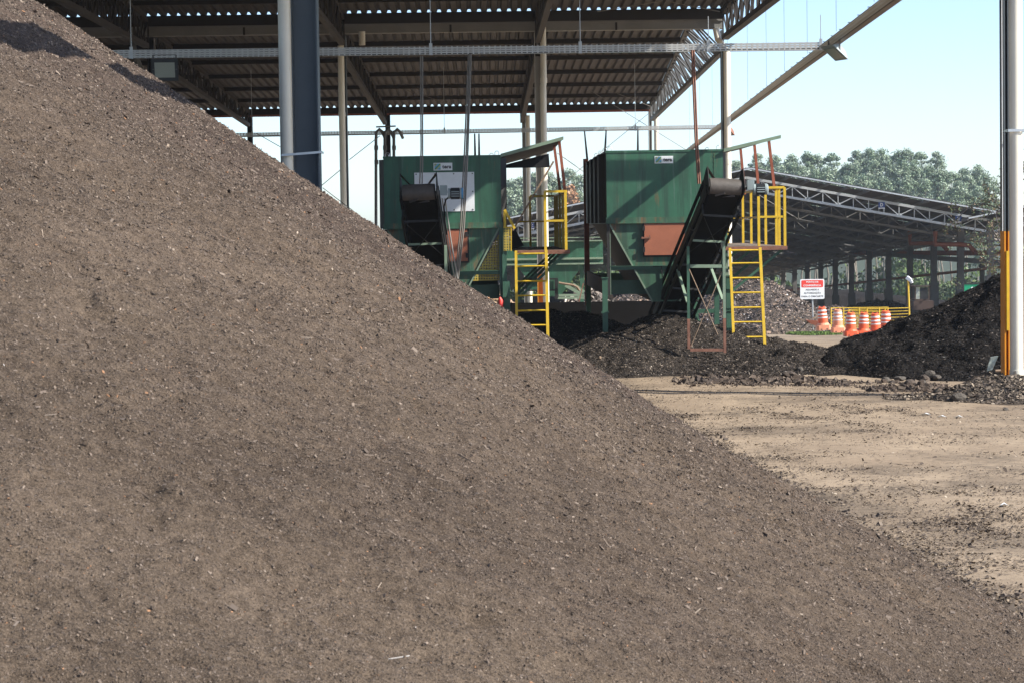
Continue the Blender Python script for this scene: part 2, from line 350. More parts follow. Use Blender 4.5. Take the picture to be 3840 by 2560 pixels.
def berm_h(x, y):
    toe = 40.7+vnoise(x*.9, 0*x+3)*.7
    base = np.clip((y-toe)/1.9, 0, 1)*.26*np.clip((50-y)/3, 0, 1)
    base = base*np.clip((7.6-x)/1.2, 0, 1)*np.clip((x+4)/2, 0, 1)
    def m(cx, cy, r, hh, px=1.0):
        d = np.hypot((x-cx)*px, y-cy); return hh*np.clip(1-d/r, 0, 1)**.85
    h = base+m(3.68, 45.6, 1.8, .62)+m(2.7, 44.4, 1.8, .35)+m(4.3, 44.2, 1.2, .28)+m(2.1, 43.2, 1.9, .25)+m(5.2, 45.4, 1.0, .20)+m(2.0, 47.5, 2.0, .5)+m(-.5, 48.5, 3.5, .8)+m(5.9, 43.0, 1.2, .12)
    h = h+np.where(h > .01, fbm(x, y, [(.9, .08), (.3, .055), (.11, .035)]), 0)
    return h-.03
def black_h(x, y):
    d = np.hypot((x-11.0)/1.0, (y-42.8)/.95)
    h = .44*(5.25-np.sqrt(d*d+.3)); h = np.where(h > 0, h*np.clip(.78+h*.18, .7, 1.15), h); k = np.clip(h*6, 0, 1)
    h = h+k*fbm(x, y, [(2.2, .22), (.8, .13), (.3, .07), (.12, .04)])
    return smax(h, -.1+0*x, .04)
def heap_h(x, y):
    d = np.hypot((x-7.9)/1.25, (y-35.1)/1.0); h = .46*(1-np.sqrt(d*d+.05)/1.05)
    d2 = np.hypot((x-6.95)/.9, (y-35.5)/.6); h = np.maximum(h, .07*(1-d2))
    return smax(h+fbm(x, y, [(.5, .05), (.15, .03)])*np.clip(h*8, 0, 1), -.08+0*x, .03)
def bg_h(x, y):
    gx = g0(y)
    def m(cx, cy, rx, ry, hh):
        d = np.hypot((x-cx)/rx, (y-cy)/ry); return hh*np.clip(1.25-1.25*d, 0, 1)**.8
    h = np.maximum(m(13.4, 119, 5.4, 6.0, 2.85), m(8.5, 120, 5.5, 6, 2.4)); h = np.maximum(h, m(17.0, 118.5, 3.3, 4.5, 1.45))
    k = np.clip(h*3, 0, 1)
    return gx-.15+h+k*fbm(x, y, [(3, .22), (1.0, .14), (.35, .08)])
def polar(r0, r1, dr, t0, t1, fine=(-.24, .25), dt=.00095, coarse=90):
    r = np.exp(np.arange(math.log(r0), math.log(r1), dr))
    th = np.concatenate([np.linspace(t0, fine[0], coarse)[:-1], np.arange(max(fine[0], t0), min(fine[1], t1), dt), np.linspace(min(fine[1], t1), t1, coarse)[1:] if t1 > fine[1] else []])
    T, R = np.meshgrid(th, r); return R*np.sin(T), R*np.cos(T)
# ground: one sheet to the horizon
gm = bpy.data.materials.new('packed_earth'); gm.use_nodes = True; _n = gm.node_tree; _L = _n.links; _b = _n.nodes['Principled BSDF']
_b.inputs['Roughness'].default_value = .95; _b.inputs['Specular IOR Level'].default_value = .15
_tc = _n.nodes.new('ShaderNodeTexCoord')
def _noise(sc, st, det=6, ro=.6, loc=(0,0,0)):
    mp = _n.nodes.new('ShaderNodeMapping'); mp.inputs['Scale'].default_value = st; mp.inputs['Location'].default_value = loc
    _L.new(_tc.outputs['Object'], mp.inputs[0]); k = _n.nodes.new('ShaderNodeTexNoise'); k.inputs['Scale'].default_value = sc
    k.inputs['Detail'].default_value = det; k.inputs['Roughness'].default_value = ro; _L.new(mp.outputs[0], k.inputs['Vector']); return k.outputs['Fac']
def _ramp(f, p0, c0, p1, c1):
    r = _n.nodes.new('ShaderNodeValToRGB'); e = r.color_ramp.elements; e[0].position = p0; e[0].color = (*c0, 1); e[1].position = p1; e[1].color = (*c1, 1)
    _L.new(f, r.inputs[0]); return r.outputs[0]
def _mix(fac, a, b2):
    k = _n.nodes.new('ShaderNodeMix'); k.data_type = 'RGBA'
    if isinstance(fac, float): k.inputs[0].default_value = fac
    else: _L.new(fac, k.inputs[0])
    for i, q in ((6, a), (7, b2)):
        if isinstance(q, tuple): k.inputs[i].default_value = (*q, 1)
        else: _L.new(q, k.inputs[i])
    return k.outputs[2]
_base = _ramp(_noise(.45, (1, .8, 1), 8, .7), .33, (.235, .177, .122), .66, (.385, .297, .205))
_f2 = _ramp(_noise(.4, (.9, .7, 1), 10, .76, (4, 2, 0)), .49, (0,0,0), .66, (1,1,1))      # dark compost dust swept over
_c = _mix(_f2, _base, (.115, .09, .066))
_f3 = _ramp(_noise(7, (.8, 1, 1), 9, .85, (1, 8, 0)), .515, (0,0,0), .66, (1,1,1))
_c = _mix(_f3, _c, (.13, .10, .07))
_f4 = _ramp(_noise(28, (1, 1, 1), 3, .8, (7, 3, 0)), .66, (0,0,0), .74, (1,1,1))
_c = _mix(_f4, _c, (.42, .35, .26)); _L.new(_c, _b.inputs['Base Color'])
_bp = _n.nodes.new('ShaderNodeBump'); _bp.inputs['Strength'].default_value = .7; _bp.inputs['Distance'].default_value = .018
_L.new(_noise(11, (.6, 1, 1), 9, .75), _bp.inputs['Height']); _L.new(_bp.outputs[0], _b.inputs['Normal'])
X, Y = polar(3, 4500, .0085, -math.pi, math.pi, fine=(-.02, .25), dt=.0013, coarse=60)
gr = grid('ground', X, Y, ground_h(X, Y), gm); gr['kind'] = 'structure'
# foreground compost windrow
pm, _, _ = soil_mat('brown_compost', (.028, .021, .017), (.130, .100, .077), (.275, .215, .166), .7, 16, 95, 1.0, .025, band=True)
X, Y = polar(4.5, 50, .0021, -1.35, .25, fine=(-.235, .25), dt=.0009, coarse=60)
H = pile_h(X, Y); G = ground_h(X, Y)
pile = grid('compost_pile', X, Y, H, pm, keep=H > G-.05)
tag(pile, 'huge smooth slope of fine brown compost filling the foreground', 'compost pile')
def pile_top(x, y): return pile_h(x, y)
def screen_pts(n, t0, t1, r0, r1):
    t = t0+(t1-t0)*RS.rand(n); r = np.exp(math.log(r0)+(math.log(r1)-math.log(r0))*RS.rand(n)); return r*np.sin(t), r*np.cos(t)
cm = attr_mat('chip_material')
x, y = screen_pts(520000, -.235, .25, 6, 48); k = pile_h(x, y) > .02; x, y = x[k], y[k]; r = np.hypot(x, y); n = len(x)
L_ = np.exp(RS.normal(math.log(.0068), .45, n))*np.clip(r/12, .75, 2.0); W_ = L_*(.25+.4*RS.rand(n))
long_ = RS.rand(n) < .004; L_[long_] = .03+.07*RS.rand(long_.sum()); W_[long_] = .0025+.003*RS.rand(long_.sum())
PALB = [(.138,.106,.083), (.185,.145,.114), (.078,.059,.047), (.28,.225,.175), (.30,.16,.085), (.62,.58,.54), (.028,.021,.017)]
def downhill(x, y):
    d = np.stack([np.ones_like(x), np.zeros_like(x), -.7*np.ones_like(x)], 1); return d*(.3+1.2*RS.rand(len(x)))[:, None]
c = chips('wood_chips', x, y, pile_h, L_, W_, cm, PALB, [40, 26, 24, 3.5, 1.0, .06, 9], parent=pile, tilt=.6, down=downhill); c['kind'] = 'stuff'
x, y = screen_pts(700000, -.235, .25, 6.5, 46); k = pile_h(x, y) > .01; x, y = x[k], y[k]; r = np.hypot(x, y); n = len(x)
k = RS.rand(n) < np.clip(.8+vnoise(x*.9, y*1.5)*.5+vnoise(x*3.1, y*5.5)*.7, .25, 1); x, y, r = x[k], y[k], r[k]; n = len(x)
R_ = np.clip(np.exp(RS.normal(math.log(.0032), .40, n)), .0016, .0085)*np.clip(r/13, .75, 1.9)
c = crumbs('compost_crumbs', x, y, pile_h, R_, cm, [(.122,.092,.069), (.155,.118,.088), (.07,.053,.040), (.21,.163,.122), (.22,.12,.065)], [42, 26, 32, 3, 1.1], parent=pile); c['kind'] = 'stuff'
# loose clods on the pile and at its toe
def blobs(name, pts, material, tintf=None, sub=1, parent=None):
    import bmesh
    bm0 = bmesh.new(); bmesh.ops.create_icosphere(bm0, subdivisions=sub+1, radius=1); v0 = np.array([v.co[:] for v in bm0.verts]); f0 = [[v.index for v in f.verts] for f in bm0.faces]; bm0.free()
    mb = MB()
    for (cx, cy, cz, r, fl) in pts:
        ph = RS.rand(3)*50; q = v0.copy(); dn = 1+.35*vnoise(q[:,0]*1.3+ph[0]+q[:,2], q[:,1]*1.3+ph[1])*2*.6+.2*vnoise(q[:,0]*3+ph[2], q[:,2]*3+q[:,1])
        q = q*dn[:, None]*np.array([r*(.8+.5*RS.rand()), r*(.8+.4*RS.rand()), r*fl])+np.array([cx, cy, cz]); mb.add([tuple(p) for p in q], [tuple(f) for f in f0])
    return mb.build(name, material, parent)
clodm, _, _ = soil_mat('dark_clods', (.02, .016, .013), (.06, .046, .036), (.14, .105, .08), 3, 20, 90, .8, .02)
TOE = [(15.6,3.6),(17.2,3.53),(18.3,3.35),(19.6,3.21),(22.2,3.21),(25.3,2.96),(29.2,2.71),(35,2.39),(38.9,2.14)]
ty = np.array([a for a, b in TOE]); tx = np.array([b for a, b in TOE])
n = 1300; y = 14.5+24*RS.rand(n)**1.4; x = np.interp(y, ty, tx)+RS.normal(.03, .13, n)
toph = lambda x, y: np.maximum(pile_h(x, y), ground_h(x, y))
o = crumbs('compost_clods', x, y, toph, np.clip(np.exp(RS.normal(math.log(.009), .6, n)), .004, .04), cm, [(.12,.094,.073), (.07,.054,.042), (.15,.118,.09)], [3, 2, 2]); tag(o, kind='stuff')
# litter on the open ground
x, y = screen_pts(190000, .02, .25, 14, 60); k = (pile_h(x, y) < 0) & (berm_h(x, y) < .01) & (black_h(x, y) < 0); x, y = x[k], y[k]
d = vnoise(x*.9+3, y*1.6+7)+vnoise(x*2.3, y*4.1)*.7; k = RS.rand(len(x)) < np.clip(.45+d*1.6+.5*np.exp(-np.abs(x-np.interp(y, ty, tx))*1.2), .12, 1); x, y = x[k], y[k]; n = len(x)
L_ = np.clip(np.exp(RS.normal(math.log(.0115), .55, n)), 0, .05); W_ = L_*(.25+.5*RS.rand(n))
o = chips('ground_litter', x, y, ground_h, L_, W_, cm, [(.075,.056,.042),(.14,.108,.08),(.24,.185,.13),(.40,.33,.25)], [34, 34, 24, 5], tilt=.3); o['kind'] = 'stuff'
# crumbs dragged over the yard by wheels, and the crumbly edge of the slope
def GP(px, py): y = 2.7*8800/(py-846+(px-1815)*.0145); return (px-1815)/8800*y, y
BANDS = [([(2740,1520),(2900,1550),(3050,1580),(3170,1605),(3330,1630)], .22, 9000), ([(2780,1737),(2950,1728),(3200,1716)], .16, 4200), ([(2870,1777),(3060,1770),(3230,1758)], .10, 3000),
    ([(3460,1930),(3650,1950),(3850,1995)], .35, 12000), ([(2480,1556),(2620,1552),(2760,1560)], .18, 3500), ([(3040,1528),(3300,1545),(3700,1570)], .35, 9000), ([(2560,1640),(2720,1620),(2900,1606)], .15, 3000),
    ([(3260,2080),(3500,2060),(3850,2120)], .35, 6000), ([(2900,1850),(3300,1830),(3850,1860)], .45, 5000), ([(2700,1475),(3100,1470),(3500,1480)], .5, 5000), ([(3560,2230),(3700,2250),(3850,2280)], .15, 5000)]
bx_, by_ = [], []
for pl_, w_, n_ in BANDS:
    g_ = np.array([GP(*q) for q in pl_]); t_ = RS.rand(n_)*(len(g_)-1); i_ = np.minimum(t_.astype(int), len(g_)-2); f_ = (t_-i_)[:, None]; q_ = g_[i_]*(1-f_)+g_[i_+1]*f_
    cl = vnoise(t_*4.3+n_, t_*0+2)*1.2; q_ = q_+np.stack([RS.normal(0, w_, n_), RS.normal(0, w_*1.6, n_)+cl*w_], 1); kk = RS.rand(n_) < np.clip(.45+vnoise(q_[:,0]/.35, q_[:,1]/.5)*2.4, .03, 1); bx_.append(q_[kk, 0]); by_.append(q_[kk, 1])
n_ = 11000; yy_ = 15+24*RS.rand(n_)**1.5; xx_ = np.interp(yy_, ty, tx)+np.abs(RS.normal(0, .14, n_))*(.6+1.2*np.clip(.5+vnoise(yy_*1.7, yy_*0)*2, 0, 1))-.03; bx_.append(xx_); by_.append(yy_)
x = np.concatenate(bx_); y = np.concatenate(by_); k = (pile_h(x, y) < ground_h(x, y)+.005) & (heap_h(x, y) < .01); x, y = x[k], y[k]; n = len(x)
L_ = np.clip(np.exp(RS.normal(math.log(.0115), .55, n)), 0, .05); W_ = L_*(.3+.45*RS.rand(n))
o = chips('yard_crumbs', x, y, ground_h, L_, W_, cm, [(.055,.041,.031), (.10,.075,.056), (.15,.115,.085), (.22,.17,.12)], [20, 38, 30, 12], tilt=.4); o['kind'] = 'stuff'
# dark compost under the machines
bm_, _, _ = soil_mat('dark_compost', (.009, .0078, .0065), (.03, .024, .019), (.09, .072, .056), 1.2, 9, 45, 1.0, .03)
xs = np.linspace(-5, 8.5, 520); ys = np.linspace(39.5, 51, 380); X, Y = np.meshgrid(xs, ys); H = berm_h(X, Y)
o = grid('compost_bank', X, Y, H, bm_, keep=H > -.025); tag(o, 'low bank of coarse dark compost around the feet of the green machines', 'compost bank'); berm = o
x = RS.uniform(1.2, 7.8, 260000); y = RS.uniform(40.2, 48, 260000); h = berm_h(x, y); k = h > .0; x, y = x[k], y[k]; n = len(x)
L_ = np.clip(np.exp(RS.normal(math.log(.019), .55, n)), 0, .08); W_ = np.clip(L_*(.16+.25*RS.rand(n)), 0, .013)
PALD = [(.02,.016,.013), (.052,.041,.033), (.11,.086,.066), (.22,.175,.135), (.42,.36,.3)]
c = chips('bark_chips', x, y, berm_h, L_, W_, cm, PALD, [38, 34, 18, 7, 1.5], parent=berm, tilt=.6); c['kind'] = 'stuff'
# black heap on the right
xs = np.linspace(5.2, 17, 420); ys = np.linspace(36.5, 49, 380); X, Y = np.meshgrid(xs, ys); H = black_h(X, Y)
blm, _, _ = soil_mat('black_compost', (.004, .0035, .003), (.013, .0105, .009), (.045, .036, .03), 1.5, 8, 40, 1.0, .04)
o = grid('black_compost_heap', X, Y, H, blm, keep=H > -.06); tag(o, 'black coarse compost heap in front of the far shed beside the orange column', 'compost heap'); blk = o
x = RS.uniform(5.5, 12.5, 260000); y = RS.uniform(37.2, 46, 260000); h = black_h(x, y); k = h > .0; x, y = x[k], y[k]; n = len(x)
L_ = np.clip(np.exp(RS.normal(math.log(.021), .6, n)), 0, .085); W_ = np.clip(L_*(.12+.22*RS.rand(n)), 0, .013)
c = chips('black_chips', x, y, black_h, L_, W_, cm, [(.006,.005,.0045), (.018,.0145,.012), (.05,.04,.033), (.15,.125,.105), (.5,.5,.47)], [50, 30, 13, 5, .2], parent=blk, tilt=.95); c['kind'] = 'stuff'
# brown chip heap at the foot of the right column
xs = np.linspace(4.8, 10, 260); ys = np.linspace(33.5, 37.5, 180); X, Y = np.meshgrid(xs, ys); H = heap_h(X, Y)
hm, _, _ = soil_mat('brown_chip_bed', (.03, .024, .019), (.085, .067, .052), (.19, .15, .115), 2, 14, 60, .9, .03)
o = grid('wood_chip_heap', X, Y, H, hm, keep=H > -.05); tag(o, 'small heap of brown wood chips around the foot of the cream pipe and orange column', 'chip heap'); hp = o
x = RS.uniform(5.2, 9.6, 110000); y = RS.uniform(33.7, 37.2, 110000); h = heap_h(x, y); k = h > .0; x, y = x[k], y[k]; n = len(x)
L_ = np.exp(RS.normal(math.log(.022), .5, n)); W_ = L_*(.25+.3*RS.rand(n))
c = chips('heap_chips', x, y, heap_h, L_, W_, cm, [(.06,.047,.036), (.14,.11,.085), (.24,.19,.14), (.36,.3,.23)], [30, 40, 25, 6], parent=hp, tilt=.6); c['kind'] = 'stuff'
# mixed pile in the background
xs = np.linspace(1, 22, 300); ys = np.linspace(111, 128, 200); X, Y = np.meshgrid(xs, ys); H = bg_h(X, Y)
o = grid('mulch_pile', X, Y, H, hm, keep=H > g0(Y)-.12); tag(o, 'tall grey brown mulch pile behind the yellow ladder and the warning sign', 'mulch pile'); bgp = o
x = RS.uniform(3, 21, 110000); y = RS.uniform(112, 121, 110000); h = bg_h(x, y); k = h > g0(y)-.05; x, y = x[k], y[k]; n = len(x)
L_ = np.exp(RS.normal(math.log(.052), .5, n)); W_ = L_*(.3+.35*RS.rand(n))
c = chips('mulch_chips', x, y, bg_h, L_, W_, cm, [(.05,.04,.034), (.12,.092,.075), (.22,.17,.14), (.42,.30,.22), (.6,.56,.52)], [32, 34, 20, 6, 2], parent=bgp, tilt=.6); c['kind'] = 'stuff'
# further heaps seen through the gaps
def far_heap(name, label, cx, cy, rx, ry, hh, material, pal, nch, zbase=None, chipl=.15):
    def hf(x, y):
        d = np.hypot((x-cx)/rx, (y-cy)/ry); h = hh*np.clip(1.15-1.15*d, 0, 1)**.85
        return g0(y)-.1+h+np.clip(h*3, 0, 1)*fbm(x, y, [(2, .16), (.7, .10)])
    X, Y = np.meshgrid(np.linspace(cx-rx, cx+rx, 120), np.linspace(cy-ry, cy+ry, 90)); H = hf(X, Y)
    o = grid(name, X, Y, H, material, keep=H > g0(Y)-.08); tag(o, label, name.split('_')[-1] if False else 'heap')
    if nch:
        x = RS.uniform(cx-rx, cx+rx, nch); y = RS.uniform(cy-ry, cy+ry*.3, nch); k = hf(x, y) > g0(y)-.03; x, y = x[k], y[k]; n = len(x)
        L_ = np.exp(RS.normal(math.log(chipl), .4, n)); c = chips('loose_chips', x, y, hf, L_, L_*.5, cm, pal, [1]*len(pal), parent=o, tilt=.6); c['kind'] = 'stuff'
    return o
lm, _, _ = soil_mat('fresh_chip_bed', (.22, .14, .09), (.40, .27, .17), (.6, .45, .3), 1, 5, 20, .8, .05)
far_heap('fresh_chip_pile', 'pale orange pile of fresh chips seen low under the left green machine', .2, 92, 3.2, 4, 1.9, lm, [(.5,.36,.24), (.65,.5,.36), (.3,.19,.12)], 9000)
far_heap('shredded_waste_pile', 'grey shredded pile seen between the two green machines behind the hose', 4.2, 96, 3.4, 4, 2.1, hm, [(.1,.085,.075), (.24,.2,.17), (.45,.4,.35), (.05,.045,.04)], 12000)
far_heap('long_dark_heap', 'long black heap filling the depth of the far shed', 24, 262, 46, 9, 5.2, blm, [], 0)
far_heap('dark_heap', 'black heap under the far shed just behind the mulch pile', 21.5, 165, 8, 7, 1.6, blm, [(.012,.01,.009),(.05,.04,.03)], 9000)
far_heap('dark_heap', 'low black heap under the far shed between its middle columns', 31, 185, 7, 8, 1.9, blm, [(.012,.01,.009),(.05,.04,.03)], 9000)
far_heap('dark_heap', 'black heap under the far shed beside the green sign', 44, 190, 9, 8, 1.7, blm, [(.012,.01,.009),(.05,.04,.03)], 9000)

# ------------------------------------------------------------------ the open shed overhead
shed = thing('open_shed', (0, 60, 0), 'tall open steel shed with corrugated roof standing over the green machines', 'shed')
def hn(y): return 9.2+(y-36)/17*.7 if y < 53 else 9.9-(y-53)/16.8*.92
def hf_(y): return 8.74-(y-70)*.0335
def sheet(name, y0, y1, hfun, xr, ny):
    """trapezoidal corrugation, ribs run along y; xr(y) = right edge"""
    xs = []; k = 0; pitch = .295; x = -46.0
    while x < 8.4: xs += [(x, 0), (x+.15, 0), (x+.185, .095), (x+.26, .095)]; x += pitch
    vs = []; ys = [lerp(y0, y1, i/ny) for i in range(ny+1)]
    for yy in ys:
        for (xx, zz) in xs: vs.append((min(xx, xr(yy)), yy, hfun(yy)+zz))
    m = len(xs); fs = [(j*m+i, j*m+i+1, (j+1)*m+i+1, (j+1)*m+i) for j in range(ny) for i in range(m-1) if xs[i+1][0] <= max(xr(ys[j]), xr(ys[j+1]))+.3]
    o = MB().add(vs, fs).build(name, MT['sheet'], shed); return o
def xr_far(y): return 6.15+.036*(y-70)
sheet('roof_sheet', 70.15, 99.7, hf_, xr_far, 6)
sheet('roof_sheet', 53, 69.72, hn, lambda y: 7.35, 4)
sheet('roof_sheet', 31, 53, hn, lambda y: 7.35, 4)
def purlin(y, h, xr, hh=.13, ww=.08):
    MB().box((-46, y-ww/2, h-hh), (xr, y+ww/2, h-.005)).build('purlin', MT['roofsteel'], shed)
for i in range(1, 6): y = 70+4.917*i; purlin(y, hf_(y), xr_far(y), .15)
purlin(99.5, hf_(99.5), 7.2, .26, .12)
for y in (31.3, 36.2, 40, 44, 48, 52, 56, 60, 63.5, 66.6): purlin(y, hn(y), 7.3)
purlin(69.55, hn(69.55), 7.3, .16)
MB().box((-46, 99.62, hf_(99.5)-.34), (7.3, 99.66, hf_(99.5)-.2)).build('eave_flashing', MT['redpost'], shed)
# gutter between the two roof halves
gz0, gz1 = 8.42, 8.70
b = MB(); b.box((-46, 69.76, gz0), (7.18, 69.79, gz1-.06)); b.box((-46, 69.72, gz1-.06), (7.18, 69.80, gz1+.02)); b.box((-46, 69.79, gz0), (7.18, 70.1, gz0+.03)); b.box((-46, 70.08, gz0), (7.18, 70.11, gz1))
g_ = b.build('gutter', MT['gutter'], shed)
for xx in (-20, -12.6, -7.0, -.9, 4.0): MB().box((xx-.03, 69.74, gz0-.01), (xx+.03, 69.758, gz1-.05)).build('gutter_joint', MT['roofsteel'], g_)
MB().box((-46, 69.5, gz1-.02), (7.18, 69.54, gz1+.16)).build('valley_beam', MT['roofsteel'], shed)
# lattice trusses along y
def ytruss(y0, y1, xb, xt, hb, ht, n, cw=.16):
    b = MB(); pb = lambda y: Vector((xb(y), y, hb(y))); pt = lambda y: Vector((xt(y), y, ht(y)))
    ys = [lerp(y0, y1, i/n) for i in range(n+1)]
    b.bar(pb(y0), pb(y1), cw, .14); K = 6
    for i in range(K): b.bar(pt(lerp(y0, y1, i/K)), pt(lerp(y0, y1, (i+1)/K)), cw, .12)
    for i, y in enumerate(ys):
        for s in (-.055, .055): b.bar(pb(y)+Vector((s,0,0)), pt(y)+Vector((s,0,0)), .045, .045)
        if i < n:
            a, c = (pb(y), pt(ys[i+1])) if i % 2 else (pt(y), pb(ys[i+1]))
            for s in (-.055, .055): b.bar(a+Vector((s,0,0)), c+Vector((s,0,0)), .04, .04)
    return b
TX = [-15.6, -9.86, -4.1, 1.67]
def hbf(y): return 7.78-(y-70)*.0245
for X0 in TX:
    ytruss(70.2, 99.3, lambda y: X0, lambda y: X0, hbf, lambda y: hf_(y)-.12, 20).build('truss', MT['chord'], shed)
    ytruss(36, 69.6, lambda y: X0, lambda y: X0, lambda y: 8.12, lambda y: hn(y)-.14, 24).build('truss', MT['chord'], shed)
ytruss(70.2, 99.3, lambda y: 7.16, lambda y: min(7.16, xr_far(y)+.1), hbf, lambda y: hf_(y)-.02, 24).build('truss', MT['galv_dull'], shed)
ytruss(36, 69.6, lambda y: 7.2, lambda y: 7.2, lambda y: 8.14, lambda y: hn(y)-.12, 26, .2).build('truss', MT['chord'], shed)
# columns
def column(pxl, pxr, z, ztop, m, base_h=None, basem=None, zb=-.1, depth=.45, lean=.0):
    x0, x1 = PX(pxl, z), PX(pxr, z); b = MB(); t = .022; zm = base_h if base_h else zb
    def H(b, z0, z1):
        b.box((x0, z, z0), (x0+t, z+depth, z1)); b.box((x1-t, z, z0), (x1, z+depth, z1)); b.box((x0+t, z+depth*.42, z0), (x1-t, z+depth*.42+t, z1))
    H(b, zm, ztop); o = b.build('column', m, shed)
    if base_h: b2 = MB(); H(b2, zb, zm); b2.build('painted_base', basem, o)
    return o
def pipe(px, z, r, z0, z1, joints=(), m='pvc'):
    x = PX(px, z); b = MB(); b.tube([(x, z, z0), (x, z, z1)], r, 16)
    for j in joints: b.tube([(x, z, j-.07), (x, z, j+.07)], r*1.1, 16)
    b.smooth = True; return b.build('downpipe', MT[m], shed)
def strap(x0, x1, z, h, depth=.5):
    b = MB(); t = .03
    b.box((x0-t, z-.012, h-.02), (x1+t, z, h+.02)); b.box((x0-t, z, h-.02), (x0-t+.012, z+depth, h+.02)); b.box((x1+t-.012, z, h-.02), (x1+t, z+depth, h+.02)); return b
# near row: the big column at the left and the orange footed one at the right
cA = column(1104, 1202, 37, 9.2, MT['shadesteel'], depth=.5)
pipe(1081, 36.95, .101, -.1, 9.3)
x0 = PX(1064, 36.8); x1 = PX(1207, 36.8); b = MB(); zl = P(1064, 583, 36.8).z; zr = P(1207, 571, 36.8).z
b.bar((x0-.01, 36.80, zl), (x1+.01, 36.80, zr), .012, .035); b.bar((x0-.01, 36.8, zl), (x0-.01, 37.3, zl), .012, .035); b.bar((x1+.01, 36.8, zr), (x1+.01, 37.3, zr), .012, .035); b.build('pipe_strap', MT['zinc'], shed)
zo = P(3760, 868, 35.6).z
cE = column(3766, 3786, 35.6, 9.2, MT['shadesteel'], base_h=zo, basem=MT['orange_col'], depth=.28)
MB().box((PX(3763, 35.5), 35.57, zo), (PX(3765.5, 35.5), 35.597, 9.0)).build('edge_strip', MT['white'], cE)
MB().box((PX(3777, 35.5), 35.55, P(3780, 1240, 35.5).z), (PX(3787, 35.5), 35.597, zo-.3)).build('cover_strip', MT['yellow'], cE)
pE = pipe(3810.5, 35.3, .102, .22, 9.3, joints=(.34,))
b = MB(); xx = PX(3810.5, 35.3); b.tube([(xx, 35.3, .26), (xx+.02, 35.28, .16), (xx+.10, 35.25, .07), (xx+.3, 35.2, .0)], .102, 16); b.smooth = True; b.build('pipe_elbow', MT['pvc'], pE)
strap(xx-.11, xx+.1, 35.19, P(3800, 490, 35.2).z, .3).build('pipe_strap', MT['zinc'], shed)
# valley row
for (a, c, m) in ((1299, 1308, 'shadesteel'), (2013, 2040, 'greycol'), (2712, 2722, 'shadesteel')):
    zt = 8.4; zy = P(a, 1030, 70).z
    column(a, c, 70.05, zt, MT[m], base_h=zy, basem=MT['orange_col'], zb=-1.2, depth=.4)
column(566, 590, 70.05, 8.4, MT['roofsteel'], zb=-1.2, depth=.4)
pipe(1290, 69.6, .095, -1.2, 8.05, joints=(P(1295, 430, 69.6).z,))
# the middle downpipe has an offset at mid height
b = MB(); za = P(2050, 325, 69.5).z; xa = PX(2046, 69.5); xb = PX(2044, 69.5)
b.tube([(xa, 69.5, 8.5), (xa, 69.5, za+.12), (xa-.02, 69.45, za), (xb, 69.4, za-.35), (xb, 69.4, -1.2)], .092, 16); b.tube([(xa, 69.5, za+.1), (xa, 69.5, za+.25)], .105, 16); b.smooth = True; b.build('downpipe', MT['pvc'], shed)
b = MB(); xd = PX(2726, 69.6); b.tube([(xd-.25, 69.75, 8.42), (xd-.2, 69.7, 8.1), (xd+.05, 69.65, 7.75), (xd+.05, 69.65, -1.2)], .1, 16); b.tube([(xd+.05, 69.65, 4.4), (xd+.05, 69.65, 4.55)], .11, 16); b.smooth = True; b.build('downpipe', MT['pvc'], shed)
b = MB(); xq = PX(1370, 69.5); b.tube([(xq, 69.5, 8.45), (xq, 69.5, P(1370, 170, 69.5).z)], .095, 16); b.smooth = True; b.build('downpipe', MT['pvc'], shed)
b = MB(); xq = PX(530, 69.5); b.tube([(xq-.15, 69.5, 8.4), (xq-.1, 69.5, 7.9), (xq+.1, 69.5, 7.4), (xq+.1, 69.5, 6.6)], .09, 14); b.smooth = True; b.build('downpipe', MT['galv_dull'], shed)
# far row
for px in (943, 1460, 1972, 2447):
    column(px-9, px+(9 if px < 2400 else 2), 99.6, 7.5, MT['greycol' if px > 1900 else 'roofsteel'], zb=-2.4, depth=.4)
for px in (1978+6, 2465): 
    xx = PX(px, 99.2); b = MB(); b.tube([(xx, 99.2, -2.4), (xx, 99.2, 7.3)], .10, 12); b.smooth = True; b.build('downpipe', MT['pvc'], shed)
# wire bracing
def wire(a, c, r=.012): return MB().tube([a, c], r, 6).build('brace_wire', MT['cord'], shed)
wire(P(2200, 332, 84), P(2975, 812, 84)); wire(P(2455, 408, 98), P(2040, 745, 98)); wire(P(1075, 565, 69), P(960, 500, 69)); wire(P(1310, 600, 69), P(1425, 510, 69))
wire(P(1304, 615, 69.9), P(1010, 860, 69.9)); wire(P(2090, 575, 69.9), P(2480, 850, 69.9)); wire(P(1210, 705, 69), P(1440, 880, 69)); wire(P(1240, 250, 90), P(1700, 395, 90)); wire(P(2050, 250, 90), P(2440, 400, 90))
wire(P(2480, 5, 66), P(2240, 45, 66)); wire(P(2500, 5, 66), P(2700, 45, 66)); wire(P(2300, 160, 76), P(2080, 205, 76)); wire(P(2060, 120, 76), P(2230, 160, 76))
